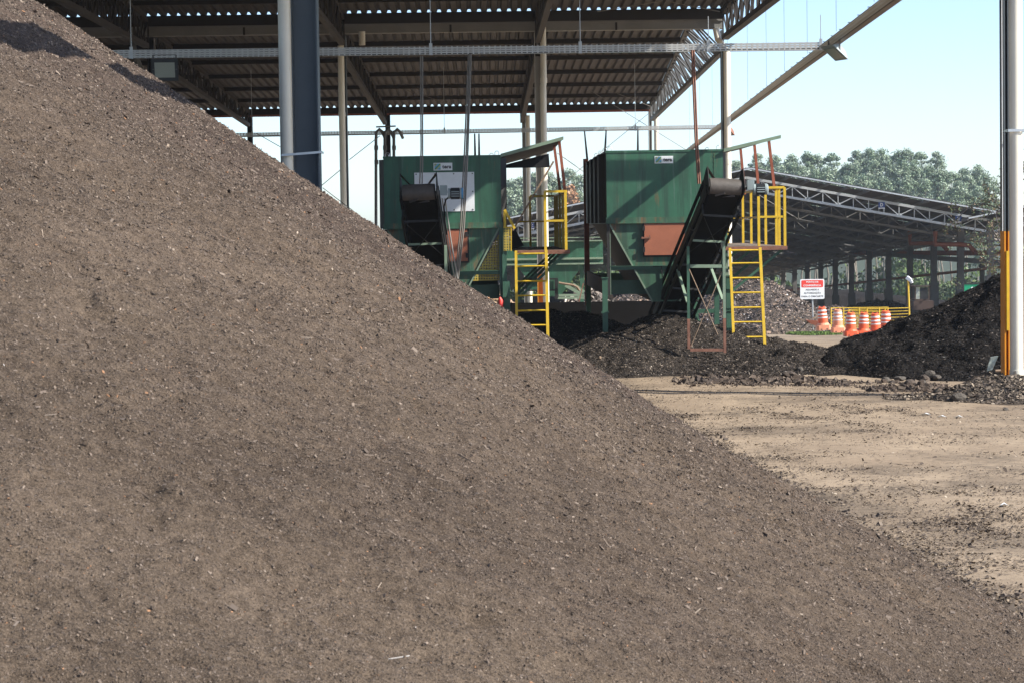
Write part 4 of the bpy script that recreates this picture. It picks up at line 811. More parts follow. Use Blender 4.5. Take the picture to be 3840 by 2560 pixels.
# ------------------------------------------------------------------ inclined belt conveyors
def conveyor(H, T, hw, label, gear, tower, flip):
    H = Vector(H); T = Vector(T); t = thing('belt_conveyor', (T.x, T.y, 0), label, 'conveyor', 'inclined belt conveyors')
    u = (T-H).normalized(); r = Vector((1, 0, 0)); r = (r-u*r.dot(u)).normalized(); n = r.cross(u); L = (T-H).length; R = .155
    q = lambda a, b, c: H+u*a+r*b+n*c
    b = MB(); b.tube([q(0, -hw, 0), q(0, -hw*.5, 0), q(0, hw*.5, 0), q(0, hw, 0)], [R*.96, R, R, R*.96], 28); b.smooth = True; dr = b.build('drum', MT['belt'], t)
    b = MB()
    for k, (aa, s0, s1) in enumerate(((-.6, -.1, .62), (-1.25, -.8, -.25), (-1.9, .2, .5), (-.2, -.6, -.05))):       # cleats on the belt
        p0 = H+r*(hw*s0)+(u*math.sin(aa)*-1-n*math.cos(aa)*-1)*0; 
        dirs = lambda an: (-n*math.cos(an)-u*math.sin(an))
        b.bar(H+r*hw*s0+dirs(aa)*(R+.012), H+r*hw*s1+dirs(aa+.55)*(R+.012), .03, .03)
    b.build('cleats', MT['belt'], dr)
    b = MB(); b.prism([q(0, -hw*.97, -R), q(L, -hw*.97, -R*.8), q(L, hw*.97, -R*.8), q(0, hw*.97, -R)], n*.012); b.build('return_belt', MT['black'], t)
    b = MB(); b.prism([q(0, -hw*.97, R), q(L, -hw*.97, R*.8), q(L, hw*.97, R*.8), q(0, hw*.97, R)], n*-.012); b.build('carrying_belt', MT['black'], t)
    for s in (-1, 1):
        b = MB(); x = s*(hw+.03); b.prism([q(-.02, x, -.13), q(L, x, -.13), q(L, x, .02), q(-.02, x, .02)], r*.03*s); b.prism([q(.35, x, -.36), q(L, x, -.36), q(L, x, -.28), q(.35, x, -.28)], r*.03*s)
        for k in range(7): a = .4+k*(L-.6)/7; b.bar(q(a, x+.01*s, -.32), q(a+.35*(k % 2), x+.01*s, -.05), .03, .02)
        b.build('stringer', MT['darksteel'], t)
        b = MB(); b.prism([q(-.2, x, -.12), q(.32, x, -.16), q(.55, x, .12), q(-.02, x, .33), q(-.16, x, .32)], r*.012*s); b.build('head_plate', MT['darksteel'], t)
        b = MB(); b.prism([q(-.14, x, .32), q(-.02, x, .33), q(.1, x-s*.17, R+.02), q(.02, x-s*.17, R+.02)], u*.01); b.build('belt_scraper', MT['deck'], t)
        b = MB(); b.prism([q(.2, x+.015*s, .1), q(L, x+.015*s, .1), q(L, x+.015*s, .24), q(.2, x+.015*s, .24)], r*.008*s); b.build('skirt_board', MT['black'], t)
    for k in range(5): a = .45+k*(L-.7)/5; MB().bar(q(a, -hw-.02, -.33), q(a, hw+.02, -.33), .04, .04).build('cross_bar', MT['pale_green'] if k == 1 else MT['darksteel'], t)
    for k in range(2): a = .5+k*(L-.8)/2; b = MB(); b.tube([q(a, -hw, -.34), q(a+1.3, hw, -.34)], .008, 5); b.tube([q(a, hw, -.345), q(a+1.3, -hw, -.345)], .008, 5); b.build('brace_rod', MT['darksteel'], t)
    # drive: bearing, gearbox, motor
    g0_, g1_, m0, m1, gy, my, gr_, mr_ = gear; Y_ = H.y; c0 = P(g0_, gy, Y_); c1 = P(g1_, gy, Y_); e0 = P(m0, my, Y_); e1 = P(m1, my, Y_)
    b = MB(); b.tube([q(0, hw, 0), q(0, hw+.22, 0)], .028, 12); b.tube([q(0, hw+.045, 0), q(0, hw+.075, 0)], .085, 16); b.smooth = True; b.build('shaft', MT['galv_dull'], t)
    gb = MB()
    for k in range(6): xx = lerp(c0.x, c1.x, k/6); gb.box((xx, Y_-gr_, c0.z-gr_*1.05), (xx+(c1.x-c0.x)/8, Y_+gr_, c0.z+gr_*1.05))
    gb.box((c0.x, Y_-gr_*.92, c0.z-gr_), (c1.x, Y_+gr_*.92, c0.z+gr_)); gb.build('gearbox', MT['motor'], t)
    mt = thing_part('motor', t)
    b = MB(); b.tube([(e0.x, Y_, e0.z), (lerp(e0.x, e1.x, .74), Y_, e0.z)], mr_*.88, 20)
    for k in range(20):
        an = 2*math.pi*k/20; d = Vector((0, math.cos(an), math.sin(an))); b.bar(Vector((e0.x+.02, Y_, e0.z))+d*mr_*.86, Vector((lerp(e0.x, e1.x, .72), Y_, e0.z))+d*mr_*.86, .010, .035, up=d)
    b.build('finned_case', MT['motor_dark'], mt)
    b = MB()
    for f in (-.55, -.15, .25): b.box((e0.x+.03, Y_-mr_*1.08, e0.z+mr_*(f)), (lerp(e0.x, e1.x, .7), Y_-mr_*.95, e0.z+mr_*(f+.13)))
    b.build('cooling_bar', MT['motor'], mt)
    b = MB(); b.tube([(lerp(e0.x, e1.x, .75), Y_, e0.z), (lerp(e0.x, e1.x, .93), Y_, e0.z), (e1.x, Y_, e0.z)], [mr_*1.02, mr_*1.02, mr_*.8], 20); b.tube([(e0.x-.03, Y_, e0.z), (e0.x+.01, Y_, e0.z)], mr_*.95, 16); b.smooth = True; b.build('fan_cover', MT['motor'], mt)
    if flip: b = MB(); b.tube([(lerp(e0.x, e1.x, .86), Y_, e0.z), (lerp(e0.x, e1.x, .97), Y_, e0.z)], mr_*1.03, 20); b.build('blue_cap', MT['motor_blue'], mt)
    return t, q, hw, L
HR = P(2717, 703, 41.6); TR = P(2497, 1215, 46.2)
cR, qR, hR, LR = conveyor(HR, TR, .285, 'right belt conveyor with brown belt head and rusty support tower', (2801, 2827, 2831, 2880, 694, 711, .085, .098), None, False)
HL = P(1571, 724, 41.6); TL = P(1650, 1190, 46.2)
cL, qL, hL, LL = conveyor(HL, TL, .285, 'left belt conveyor with a blue capped motor, its foot buried behind the compost slope', (1650, 1677, 1686, 1738, 715, 727, .085, .098), None, True)
# support towers
def tower(t, pts, y, bx, rust=True):
    (ax, ay, bx_, by), (cx, cy, dx, dy) = pts; A0, A1, C0, C1 = P(ax, ay, y), P(bx_, by, y), P(cx, cy, y), P(dx, dy, y)
    zr = .95
    for p, q in ((A0, A1), (C0, C1)):
        f = (p.z-zr)/(p.z-q.z) if rust else 1; mid = lerp(p, q, f); o = MB().bar(p, mid, .05, .05, up=(0,1,0)).build('tower_leg', MT['pale_green'] if p is not A0 else MT['green_plain'], t)
        if rust: MB().bar(mid, q, .05, .05, up=(0,1,0)).build('rusty_foot', MT['rustbar'], o)
    return A0, A1, C0, C1
A0, A1, C0, C1 = tower(cR, ((2580, 925, 2583, 1308), (2714, 905, 2718, 1322)), 42.7, None)
MB().bar(P(2588, 999, 42.7), P(2706, 999, 42.7), .045, .06).build('cross_bar', MT['pale_green'], cR)
MB().bar(P(2588, 1311, 42.7), P(2712, 1311, 42.7), .045, .05).build('cross_bar', MT['rustbar'], cR)
b = MB(); b.tube([P(2584, 1010, 42.68), P(2692, 1256, 42.68)], .011, 6); b.tube([P(2707, 1020, 42.70), P(2590, 1300, 42.70)], .011, 6); b.build('brace_rod', MT['wood'], cR)
MB().bar(P(2541, 1012, 43.6), P(2578, 1135, 42.8), .05, .03).build('knee_brace', MT['pale_green'], cR)
MB().bar(P(2665, 1002, 43.4), P(2710, 1125, 42.8), .05, .03).build('knee_brace', MT['pale_green'], cR)
MB().bar(P(2600, 1185, 46), P(2680, 1262, 44.6), .05, .03).build('knee_brace', MT['green_plain'], cR)
MB().bar(P(2688, 1080, 47), P(2688, 1262, 47), .10, .06).build('tower_leg', MT['green_plain'], cR)
b = MB(); b.bar(P(2606, 1100, 47.5), P(2680, 1098, 47.5), .05, .06); b.bar(P(2600, 1168, 47.5), P(2685, 1166, 47.5), .05, .08); b.build('cross_bar', MT['green_plain'], cR)
MB().bar(P(1671, 920, 42.7), P(1674, 1130, 42.7), .05, .05, up=(0,1,0)).build('tower_leg', MT['pale_green'], cL)
b = MB(); 
for dx in (0, .05): b.tube([P(1658, 745, 41.9)+Vector((dx,0,0)), P(1680, 900, 42.3)+Vector((dx,0,0)), P(1704, 1040, 42.8)+Vector((dx,0,0)), P(1716, 1080, 43)+Vector((dx,0,0))], .013, 6)
b.smooth = True; b.build('cable_run', MT['conduit'], cL)
b = MB(); b.tube([P(1686, 738, 41.55), P(1672, 750, 41.6), P(1665, 775, 41.7), P(1668, 830, 41.9), P(1676, 880, 42.1)], .014, 7); b.smooth = True; b.build('motor_cable', MT['black'], cL)
# long dark collecting belt behind
xa, xb = PX(1700, 55), PX(2590, 55); zt = .83; t = thing('collecting_belt', ((xa+xb)/2, 55.5, -.4), 'long low black collecting belt running behind the feet of the machines', 'conveyor')
MB().box((xa, 55, zt-.95), (xb, 55.03, zt)).build('side_panel', MT['black'], t); MB().box((xa, 56.4, zt-.5), (xb, 56.43, zt)).build('side_panel', MT['black'], t)
MB().box((xa, 55.04, zt-.25), (xb, 56.39, zt-.2)).build('belt', MT['black'], t)
for i in range(7): xx = lerp(xa, xb, i/6); MB().box((xx, 55.05, -.6), (xx+.08, 55.13, zt-.26)).build('leg', MT['darksteel'], t)
MB().bar(P(1990, 1188, 54.9), P(2165, 1190, 54.9), .03, .05).build('guard_rail', MT['green_plain'], t)
# third hopper further back
y3 = 74.0; t = thing('feed_hopper', (PX(2060, y3), y3+1.5, -1.2), 'green feed hopper standing further back between the two machines', 'hopper')
xa, xb = PX(1880, y3), PX(2260, y3); z1, z2, z3, z4 = P(2060, 895, y3).z, P(2060, 908, y3).z, P(2060, 968, y3).z, P(2060, 988, y3).z
MB().box((xa, y3, z3), (xb, y3+3, z2)).build('bin', MT['green'], t)
b = MB().box((xa, y3-.1, z2), (xb, y3+.1, z2+.04)); b.box((xa, y3-.06, z1), (xb, y3+.06, z1+.03)); b.box((xa, y3-.12, z3-.06), (xb, y3, z3)); b.box((xa, y3-.1, z4-.05), (xb, y3, z4)); b.build('rim_rail', MT['pale_green'], t)
MB().box((xa, y3+.0, z4), (xb, y3+2.9, z3-.061)).build('collar', MT['green'], t)
za = P(2060, 1113, y3).z; b = MB(); b.prism([(PX(1936, y3), y3, z4-.051), (PX(2184, y3), y3, z4-.051), (PX(2098, y3), y3, za), (PX(2022, y3), y3, za)], (0, 2.6, 0)); b.build('hopper', MT['green'], t)
ch = MB(); p0, p1 = P(1972, 1093, y3-.6), P(2092, 1043, y3-.6); w3 = .05
ch.box((p0.x, y3-.6, p1.z-w3), (p1.x, y3-.55, p1.z)); ch.box((p0.x, y3-.6, p0.z), (p0.x+w3, y3-.55, p1.z-w3)); ch.box((p1.x-w3*2, y3-.6, p0.z-.25), (p1.x, y3-.55, p1.z-w3)); ch.box((p0.x+w3, y3-.6, p0.z), (p1.x-w3*2, y3-.55, p0.z+w3)); ch.build('chute_frame', MT['darksteel'], t)
MB().box((p0.x+w3, y3-.5, p0.z+w3), (p1.x-w3*2, y3-.1, p1.z-w3)).build('discharge_chute', MT['green'], t)
b = MB(); b.tube([P(2095, 1061, y3-.7), P(2125, 1066, y3-.7), P(2150, 1070, y3-.7), P(2165, 1078, y3-.7), P(2173, 1090, y3-.7)], .035, 8); b.smooth = True; b.build('hose', MT['wood'], t)
for (p, q) in (((2120, 1070), (2180, 1104)), ((2148, 1066), (2190, 1096))): MB().bar(P(*p, y3-.2), P(*q, y3-.2), .07, .1).build('strut', MT['pale_green'], t)
for px in (1940, 2180): xx = PX(px, y3); MB().box((xx-.06, y3+.1, -1.4), (xx+.06, y3+.25, z4-.06)).build('leg', MT['green_plain'], t)
b = MB().bar(P(2095, 1108, y3-.3), P(2190, 1107, y3-.3), .06, .07); b.bar(P(2090, 1118, y3-.3), P(2190, 1117, y3-.3), .06, .07); b.build('base_rail', MT['pale_green'], t)
b = MB().bar(P(2188, 1062, y3-.9), P(2168, 1145, y3-.9), .04, .03); b.build('lever', MT['rustbar'], t)

# ------------------------------------------------------------------ far shed
def gz(x, y): return float(g0(y))
def roof_z(X): return 6.0-.19*abs(X-16.8)
YS, BAY, NB = 150.0, 9.5, 18; FALL = .048
fs = thing('far_shed', (16.8, 220, -5), 'long low storage shed with repeated light trusses in the background right of the machines', 'shed')
def span(parent, dx, nbay, hole, front):
    for s in (-1, 1):
        xs = [16.8+dx+s*i*1.25 for i in range(15)]; ys = [147.6]; y = 149.5
        while y < YS+BAY*nbay+3: ys += [y, y+.55]; y += 4.75
        vs = [(x, yy, roof_z(x-dx)-FALL*(yy-YS)) for yy in ys for x in xs]; m = len(xs); fs_ = []
        for j in range(len(ys)-1):
            for i in range(m-1):
                if j % 2 == 1:
                    pr = .75 if (j == 1 and front) else hole
                    if RS.rand() < pr: continue
                fs_.append((j*m+i, j*m+i+1, (j+1)*m+i+1, (j+1)*m+i))
        MB().add(vs, fs_).build('roof_sheet', MT['sheet'], parent)
        b = MB().bar((16.8+dx, 147.55, 6.03), (16.8+dx+s*17.5, 147.55, roof_z(16.8+17.5)+.03), .05, .09); b.build('roof_edge', MT['galv'], parent)
        b = MB()
        for i in range(1, 15): zr_ = roof_z(xs[i]-dx)-.12; ye = YS+BAY*nbay; b.bar((xs[i], 147.7, zr_-FALL*(147.7-YS)), (xs[i], ye, zr_-FALL*(ye-YS)), .08, .18)
        b.build('roof_purlins', MT['galv_dull'], parent)
    proto = None
    def tz(X, d): return roof_z(X-dx)-d
    b = MB(); X0, X1 = 16.8+dx-15.6, 16.8+dx+15.6; n = 32
    for s in (-1, 1):
        b.bar((16.8+dx, YS, 6.0-.5), (16.8+dx+s*15.6, YS, tz(16.8+dx+s*15.6, .5)), .14, .16); b.bar((16.8+dx, YS, 6.0-1.28), (16.8+dx+s*15.6, YS, tz(16.8+dx+s*15.6, 1.22)), .16, .15)
    for i in range(n+1):
        X = lerp(X0, X1, i/n); b.bar((X, YS, tz(X, 1.25)), (X, YS, tz(X, .5)), .05, .06)
        if i < n:
            Xn = lerp(X0, X1, (i+1)/n); a, c = ((X, 1.2), (Xn, .55)) if i % 2 == 0 else ((X, .55), (Xn, 1.2)); b.bar((a[0], YS, tz(a[0], a[1])), (c[0], YS, tz(c[0], c[1])), .05, .05)
        if i % 2 == 0: b.box((X-.16, YS-.03, tz(X, 1.2)), (X+.16, YS+.03, tz(X, 1.08)))
    for k in range(nbay+1):
        if k == 0: b.build('truss', MT['galv'], parent); continue
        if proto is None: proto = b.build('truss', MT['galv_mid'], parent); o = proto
        else: o = proto.copy(); COL.objects.link(o); o.parent = parent
        o.location = (0, BAY*k, -FALL*BAY*k)
    return
span(fs, 0, NB, .10, True)
def fcol(parent, X, nbay, bracket=True):
    b = MB().box((X-.21, YS-.2, -6), (X+.21, YS+.2, roof_z(16.8+15.6)-.45)); b.box((X-.28, YS-.22, roof_z(32.4)-1.4), (X+.28, YS+.22, roof_z(32.4)-1.25))
    p = MB().box((X-.30, YS-.28, -9), (X+.30, YS+.28, -1.0)); c0 = p0 = None
    for k in range(nbay+1):
        if c0 is None: c0 = b.build('column', MT['concrete'], parent); p0 = p.build('pedestal', MT['concrete'], c0); c, q = c0, p0
        else: c = c0.copy(); COL.objects.link(c); c.parent = parent; q = p0.copy(); COL.objects.link(q); q.parent = c
        c.location = (0, BAY*k, -FALL*BAY*k); q.location = (0, 0, 0)
fcol(fs, 32.4, NB); fcol(fs, 1.2, 4)
def op(name, pts, r, parent, m='pipeorange'):
    b = MB(); b.tube(pts, r, 10); b.smooth = True; return b.build(name, MT[m], parent)
op('air_duct', [(33.4, 146, .50), (33.4, 290, .5-144*.012)], .19, fs); op('air_duct', [(33.3, 146, -.25), (33.3, 300, -6.7)], .10, fs)
MB().box((33.15, 149, -.35), (33.35, 200, -.02)).build('duct_beam', MT['galv_dull'], fs)
for k in (1, 2): y = YS+BAY*k-.5; op('duct_branch', [(30.6, y, 1.85), (30.6, y, .95), (32.2, y, .95), (32.9, y, .85), (33.3, y, .4)], .17, fs)
ns = thing('storage_shed', (48, 220, -5), 'second storage shed span seen dimly through the columns of the far shed', 'shed')
span(ns, 31.2, 9, .22, False)
fcol(ns, 48.0, 8); fcol(ns, 63.6, 8)
# letter signs on the far truss
def lsign(px0, px1, py0, py1, ch, label):
    z = 149.7; a = P(px0, py1, z); c = P(px1, py0, z); h = c.z-a.z; t = thing('letter_sign', (lerp(a.x, c.x, .5), z, a.z), label, 'letter sign', 'blue letter signs on the far shed')
    MB().box((a.x, z-.02, a.z+h*.18), (c.x, z, c.z)).build('sign_board', MT['blue'], t); MB().box((a.x, z-.02, a.z), (c.x, z, a.z+h*.16)).build('lower_strip', MT['white'], t)
    for x in (a.x+.03, c.x-.03): MB().box((x-.012, z-.0, a.z-.22), (x+.012, z+.03, a.z)).build('bracket', MT['galv'], t)
    text('letter', ch, lerp(a.x, c.x, .5), a.z+h*.60, (c.x-a.x)*.42, h*.52, z-.021, 'white', t, bold=.03, thick=.01)
lsign(3294, 3318, 759, 784, 'D', 'small blue sign with a white letter D on the far truss')
lsign(3582, 3606, 810, 836, 'E', 'small blue sign with a white letter E on the far truss')
lsign(1991, 2003, 838, 860, 'C', 'small blue sign seen between the green machines behind the railing')
# ------------------------------------------------------------------ yard furniture
z = 111; t = thing('warning_sign', tuple(P(3049, 1232, z)), 'white and red warning sign on a post in front of the mulch pile', 'sign')
a = P(3001, 1123, z); c = P(3091, 1047, z); pw = c.x-a.x; ph = c.z-a.z; cx = (a.x+c.x)/2
def rrect(x0, z0, x1, z1, r, y, n=5):
    out = []
    for (qx, qz, s) in ((x1-r, z1-r, 0), (x0+r, z1-r, 90), (x0+r, z0+r, 180), (x1-r, z0+r, 270)):
        for k in range(n+1): an = math.radians(s+90*k/n); out.append((qx+r*math.cos(an), y, qz+r*math.sin(an)))
    return out
MB().prism(rrect(a.x, a.z, c.x, c.z, .06, z), (0, -.02, 0)).build('sign_board', MT['white'], t)
MB().prism(rrect(a.x+pw*.05, c.z-ph*.41, c.x-pw*.05, c.z-ph*.05, .05, z-.021), (0, -.004, 0)).build('red_field', MT['red'], t)
MT['lettergrey'] = mat('sign_letter_grey', (.09, .085, .085), .6, 0, 0, 3)
for s_, zz, ww, hh, mm, yy in (('PONTO DE', .14, .50, .085, 'white', .026), ('CONFERÊNCIA', .305, .74, .11, 'white', .026), ('AGUARDE A', .53, .56, .085, 'lettergrey', .021), ('AUTORIZAÇÃO', .695, .70, .125, 'lettergrey', .021), ('PARA O DESCARTE', .865, .90, .085, 'lettergrey', .021)):
    text('lettering', s_, cx, c.z-ph*zz, pw*ww, ph*hh, z-yy, mm, t, bold=.025, thick=.003)
MB().tube([P(3047, 1120, z+.05), P(3049, 1236, z+.05)], .03, 8).build('post', MT['galv'], t)
def barrel(px, pyb, z, H_, lab, m='barrel', mb='barrel', lean=0.0):
    q = P(px, pyb, z); t = thing('traffic_barrel', tuple(q), lab, 'traffic barrel', 'orange and white traffic barrels'); s = H_/.97
    b = MB(); w_ = .29*s; hb = .29*s
    b.prism([q+Vector((sx*w_*k1, sy*w_*k1, 0)) for sx, sy, k1 in ((-1,-.75,1),(-.75,-1,1),(.75,-1,1),(1,-.75,1),(1,.75,1),(.75,1,1),(-.75,1,1),(-1,.75,1))], (0, 0, hb*.72)); b.lathe(q, [(w_*.95, hb*.72), (.23*s, hb), (.2*s, hb+.02)], 18)
    for dx in (-.12, .12): b.box((q.x+dx*s-.03, q.y-w_-.004, q.z+.02), (q.x+dx*s+.03, q.y-w_+.01, q.z+.06), 1)
    b.build('foot', [MT[mb], MT['ink']], t)
    pr = [(.215, .30), (.215, .47), (.20, .48), (.205, .50), (.203, .56), (.19, .575), (.197, .60), (.193, .64), (.188, .70), (.178, .715), (.186, .74), (.183, .79), (.178, .86), (.168, .88), (.172, .90), (.165, .95), (.14, .965)]
    b = MB(); b.lathe(q, [(r*s, zz*s) for r, zz in pr], 22); b.smooth = True; b.build('body', MT[m], t)
    for z0_, z1_, r0_, r1_ in ((.505, .56, .2055, .204), (.635, .70, .1945, .1895), (.79, .86, .185, .180)):
        b = MB(); b.lathe(q, [(r0_*s, z0_*s), (r0_*s+.004, z0_*s+.004), (r1_*s+.004, z1_*s-.004), (r1_*s, z1_*s)], 22); b.smooth = True; b.build('reflective_band', MT['bandwhite'], t)
    b = MB()
    for dx in (-.09, .09): b.box((q.x+dx*s-.03, q.y-.02, q.z+.955*s), (q.x+dx*s+.03, q.y+.02, q.z+1.0*s))
    b.build('handle', MT[m], t)
    t.rotation_euler.y = lean; return t
barrel(3088, 1237, 102, .99, 'faded leaning traffic barrel nearest the warning sign post', 'barrel', 'barrel_old', -.07)
barrel(3142, 1246, 103, 1.0, 'traffic barrel with a bleached foot at the left end of the yellow barrier', 'barrel_old', 'barrel_old', .0)
barrel(3191, 1260, 98.5, .98, 'bright orange traffic barrel standing closest, its whole foot visible')
barrel(3238, 1258, 100, .98, 'orange traffic barrel right of the closest one, foot half behind the black heap', lean=.03)
barrel(3285, 1262, 101, 1.0, 'orange traffic barrel in the dip, partly hidden by the black heap', 'barrel', lean=-.035)
barrel(3322, 1258, 103, 1.08, 'rightmost traffic barrel peeking over the black heap')
def barrier(x0, x1, y0, y1, z, lab, posts):
    a = P(x0, y0, z); c = P(x1, y1, z); t = thing('yellow_barrier', (lerp(a.x, c.x, .5), z, gz(0, z)), lab, 'barrier', 'yellow tubular barriers'); h = .98
    for k in range(7): b = MB(); dz = -h*k/7-.02; b.tube([a+Vector((0,0,dz)), c+Vector((0,0,dz))], .022 if k == 0 else .016, 6); b.build('rail', MT['yellow'], t)
    for f in posts: q = lerp(a, c, f); MB().tube([q+Vector((0,.0,.0)), q+Vector((0,0,-h))], .028, 6).build('post', MT['yellow'], t)
barrier(3116, 3329, 1154, 1151.5, 107, 'yellow tubular barrier behind the barrels, left and nearer panel', (0, .22, .5, .85, 1))
barrier(3183, 3410, 1160, 1153.5, 109, 'yellow tubular barrier behind the barrels, right and further panel', (0, .3, .6, 1))
z = 113; q0, q1 = P(3405, 1045, z), P(3409, 1160, z); t = thing('lamp_post', (q1.x, z, gz(0, z)), 'thin yellow post with a white lamp head above the black heap', 'lamp post')
MB().tube([(q1.x+.03, z, gz(0, z)), q0], .045, 8).build('pole', MT['yellow'], t)
b = MB(); b.bar(q0+Vector((-.06,0,.06)), q0+Vector((.13,-.1,-.1)), .17, .16); b.bar(q0+Vector((.1,-.1,-.06)), q0+Vector((.17,-.14,-.22)), .11, .1); b.build('lamp_head', MT['white'], t)
z = 108; a = P(3616, 1118, z); c = P(3692, 1066, z); t = thing('green_sign', ((a.x+c.x)/2, z, gz(0, z)), 'green sign in a dark frame half hidden behind the black heap', 'sign')
MB().box((a.x, z, a.z), (c.x, z+.04, c.z)).build('sign_board', MT['signgreen'], t)
fr = MB(); e = .06; fr.box((a.x-e, z-.03, a.z-e), (a.x-.002, z+.05, c.z+e)); fr.box((c.x+.002, z-.03, a.z-e), (c.x+e, z+.05, c.z+e)); fr.box((a.x-.002, z-.03, c.z+.002), (c.x+.002, z+.05, c.z+e)); fr.build('frame', MT['darksteel'], t)
text('lettering', 'SE', P(3656, 1080, z).x+.0, P(3640, 1084, z).z, .38, .18, z-.002, 'white', t, bold=.03)
for x in (a.x, c.x): MB().box((x-.04, z+.01, gz(0, z)-.2), (x+.04, z+.08, a.z-e-.002)).build('post', MT['darksteel'], t)
# loader under the far shed
z = 140; q = P(3455, 1160, z); t = thing('wheel_loader', (q.x, z+1, gz(0, z)), 'orange cabbed loader parked under the far shed behind the black heap', 'loader'); gb_ = gz(0, z)
x0, x1 = P(3430, 1100, z).x, P(3486, 1100, z).x; zt, zbm = P(3455, 1077, z).z, P(3455, 1122, z).z
b = MB()
for xx in (x0, x1-.07): b.box((xx, z, zbm), (xx+.07, z+.07, zt)); b.box((xx, z+1.1, zbm), (xx+.07, z+1.17, zt))
b.box((x0-.05, z-.1, zt), (x1+.05, z+1.3, zt+.07)); b.box((x0, z, zbm-.1), (x1, z+1.17, zbm)); b.build('cab_frame', MT['darkorange'], t)
MB().box((x0+.08, z+.02, zbm+.0), (x0+.3, z+.03, zt-.02)).build('cab_window', MT['glass'], t); MB().box((x0+.32, z+.02, zbm), (x1-.09, z+.03, zt-.02)).build('cab_window', MT['darksteel'], t)
b = MB().box((x0-.1, z-.2, zbm-.9), (x1+.2, z+2.4, zbm-.11)); b.box((x1-.1, z+1.3, zbm-.11), (x1+.2, z+1.9, zbm+.1)); b.build('body', MT['darkorange'], t)
for xx in (x0+.1, x1-.1):
    for yy in (z-.25, z+1.9): b = MB(); b.tube([(xx, yy, gb_+.55), (xx, yy+.35, gb_+.55)], .55, 18); b.build('wheel', MT['black'], t)
b = MB().bar((x0, z+.5, zbm-.5), (x0-1.2, z+.5, gb_+.5), .18); b.box((x0-1.8, z-.3, gb_+.1), (x0-1.2, z+1.6, gb_+.7)); b.build('bucket_arm', MT['darkorange'], t)
# debris by the sign: tipped orange tray and boards
z = 110.5; t = thing('tipped_tray', tuple(P(3050, 1222, z)), 'orange brown tray lying tipped on boards behind the sign post', 'tray')
b = MB(); b.prism([P(3024, 1200, z), P(3070, 1203, z), P(3066, 1222, z), P(3040, 1215, z)], (0, .5, 0)); b.build('tray_body', MT['pipeorange'], t)
for i, (p, q, lab) in enumerate((((3033, 1203), (3068, 1180), 'board leaning up to the right behind the sign post'), ((2990, 1190), (3026, 1210), 'thin board lying left of the tipped orange tray'), ((3005, 1230), (3030, 1208), 'short board propped under the tipped tray'), ((3048, 1196), (3066, 1186), 'short grey board beside the faded leaning barrel'))):
    o = MB().bar(P(*p, z+.1+.1*i), P(*q, z+.15+.1*i), .16, .04).build('board', MT['wood']); tag(o, lab, 'board', 'boards behind the sign')
# grass patch by the sign
x = RS.uniform(P(2960, 1230, 110).x, P(3130, 1230, 108).x, 9000); y = RS.uniform(105, 111.5, 9000); k = RS.rand(9000) < np.clip(.5+vnoise(x*.8, y*.8)*2, 0, 1); x, y = x[k], y[k]; n = len(x); hh = .04+.12*RS.rand(n); a_ = RS.rand(n)*6.28; dx, dy = np.cos(a_)*.03, np.sin(a_)*.03; zz = g0(y); lx, ly = RS.normal(0, .04, n), RS.normal(0, .04, n)
V = np.stack([np.stack([x-dx, y-dy, zz-.01], 1), np.stack([x+dx, y+dy, zz-.01], 1), np.stack([x+lx+dx*.2, y+ly+dy*.2, zz+hh], 1), np.stack([x+lx-dx*.2, y+ly-dy*.2, zz+hh], 1)], 1).reshape(-1, 3)
tint = np.repeat(np.array([(.10, .16, .035)])*(.6+.8*RS.rand(n))[:, None], 4, 0)
o = np_mesh('grass_patch', V, np.arange(n*4).reshape(n, 4), cm, tint, smooth=False); o['kind'] = 'stuff'
# ------------------------------------------------------------------ rocks, bag, sticks
def rock(px, py, r, lab, m='rockgrey', z=None, fl=.75):
    q = P(px, py, 10); d = (q-Vector((0,0,EYE)))
    y_ = 40.0
    for _ in range(30):
        q = P(px, py, y_); hh = max(float(heap_h(np.array([q.x]), np.array([y_]))[0]), float(ground_h(np.array([q.x]), np.array([y_]))[0]), float(black_h(np.array([q.x]), np.array([y_]))[0]), float(berm_h(np.array([q.x]), np.array([y_]))[0])); y_ = y_ + (q.z-hh)*6 if abs(q.z-hh) > .004 else y_; y_ = min(max(y_, 15), 44)
    r *= .72; o = blobs('rock', [(q.x, y_, q.z+r*.3, r, fl)], MT[m], sub=1); tag(o, lab, 'rock', 'rocks at the foot of the heaps'); return o
MT['rockgrey'] = mat('grey_rock', (.085, .072, .058), .95, 0, .35, 12, bump=.9, bscale=30); MT['rockbrown'] = mat('brown_rock', (.07, .052, .039), .95, 0, .35, 12, bump=.9, bscale=30)
rock(3322, 1432, .13, 'squarish grey rock at the left of the row below the black heap'); rock(3375, 1425, .16, 'flat wide grey rock in the row below the black heap', fl=.4); rock(3408, 1440, .12, 'round brown rock standing proud of the row below the black heap', 'rockbrown')
rock(3478, 1404, .12, 'pale grey rock topmost in the cluster below the black heap'); rock(3468, 1425, .13, 'large brown rock in the cluster below the black heap', 'rockbrown'); rock(3497, 1412, .08, 'small grey rock at the right of the cluster'); rock(3458, 1438, .09, 'pale low rock in front of the cluster'); rock(3512, 1418, .09, 'grey block rock at the right end of the cluster')
rock(3595, 1494, .12, 'pale rounded rock in front of the chip heap'); rock(3596, 1472, .11, 'brown rock on the left toe of the chip heap', 'rockbrown'); rock(3005, 1392, .10, 'smooth pale stone at the left tip of the black heap'); rock(3047, 1390, .06, 'small tan stone at the left tip of the black heap')
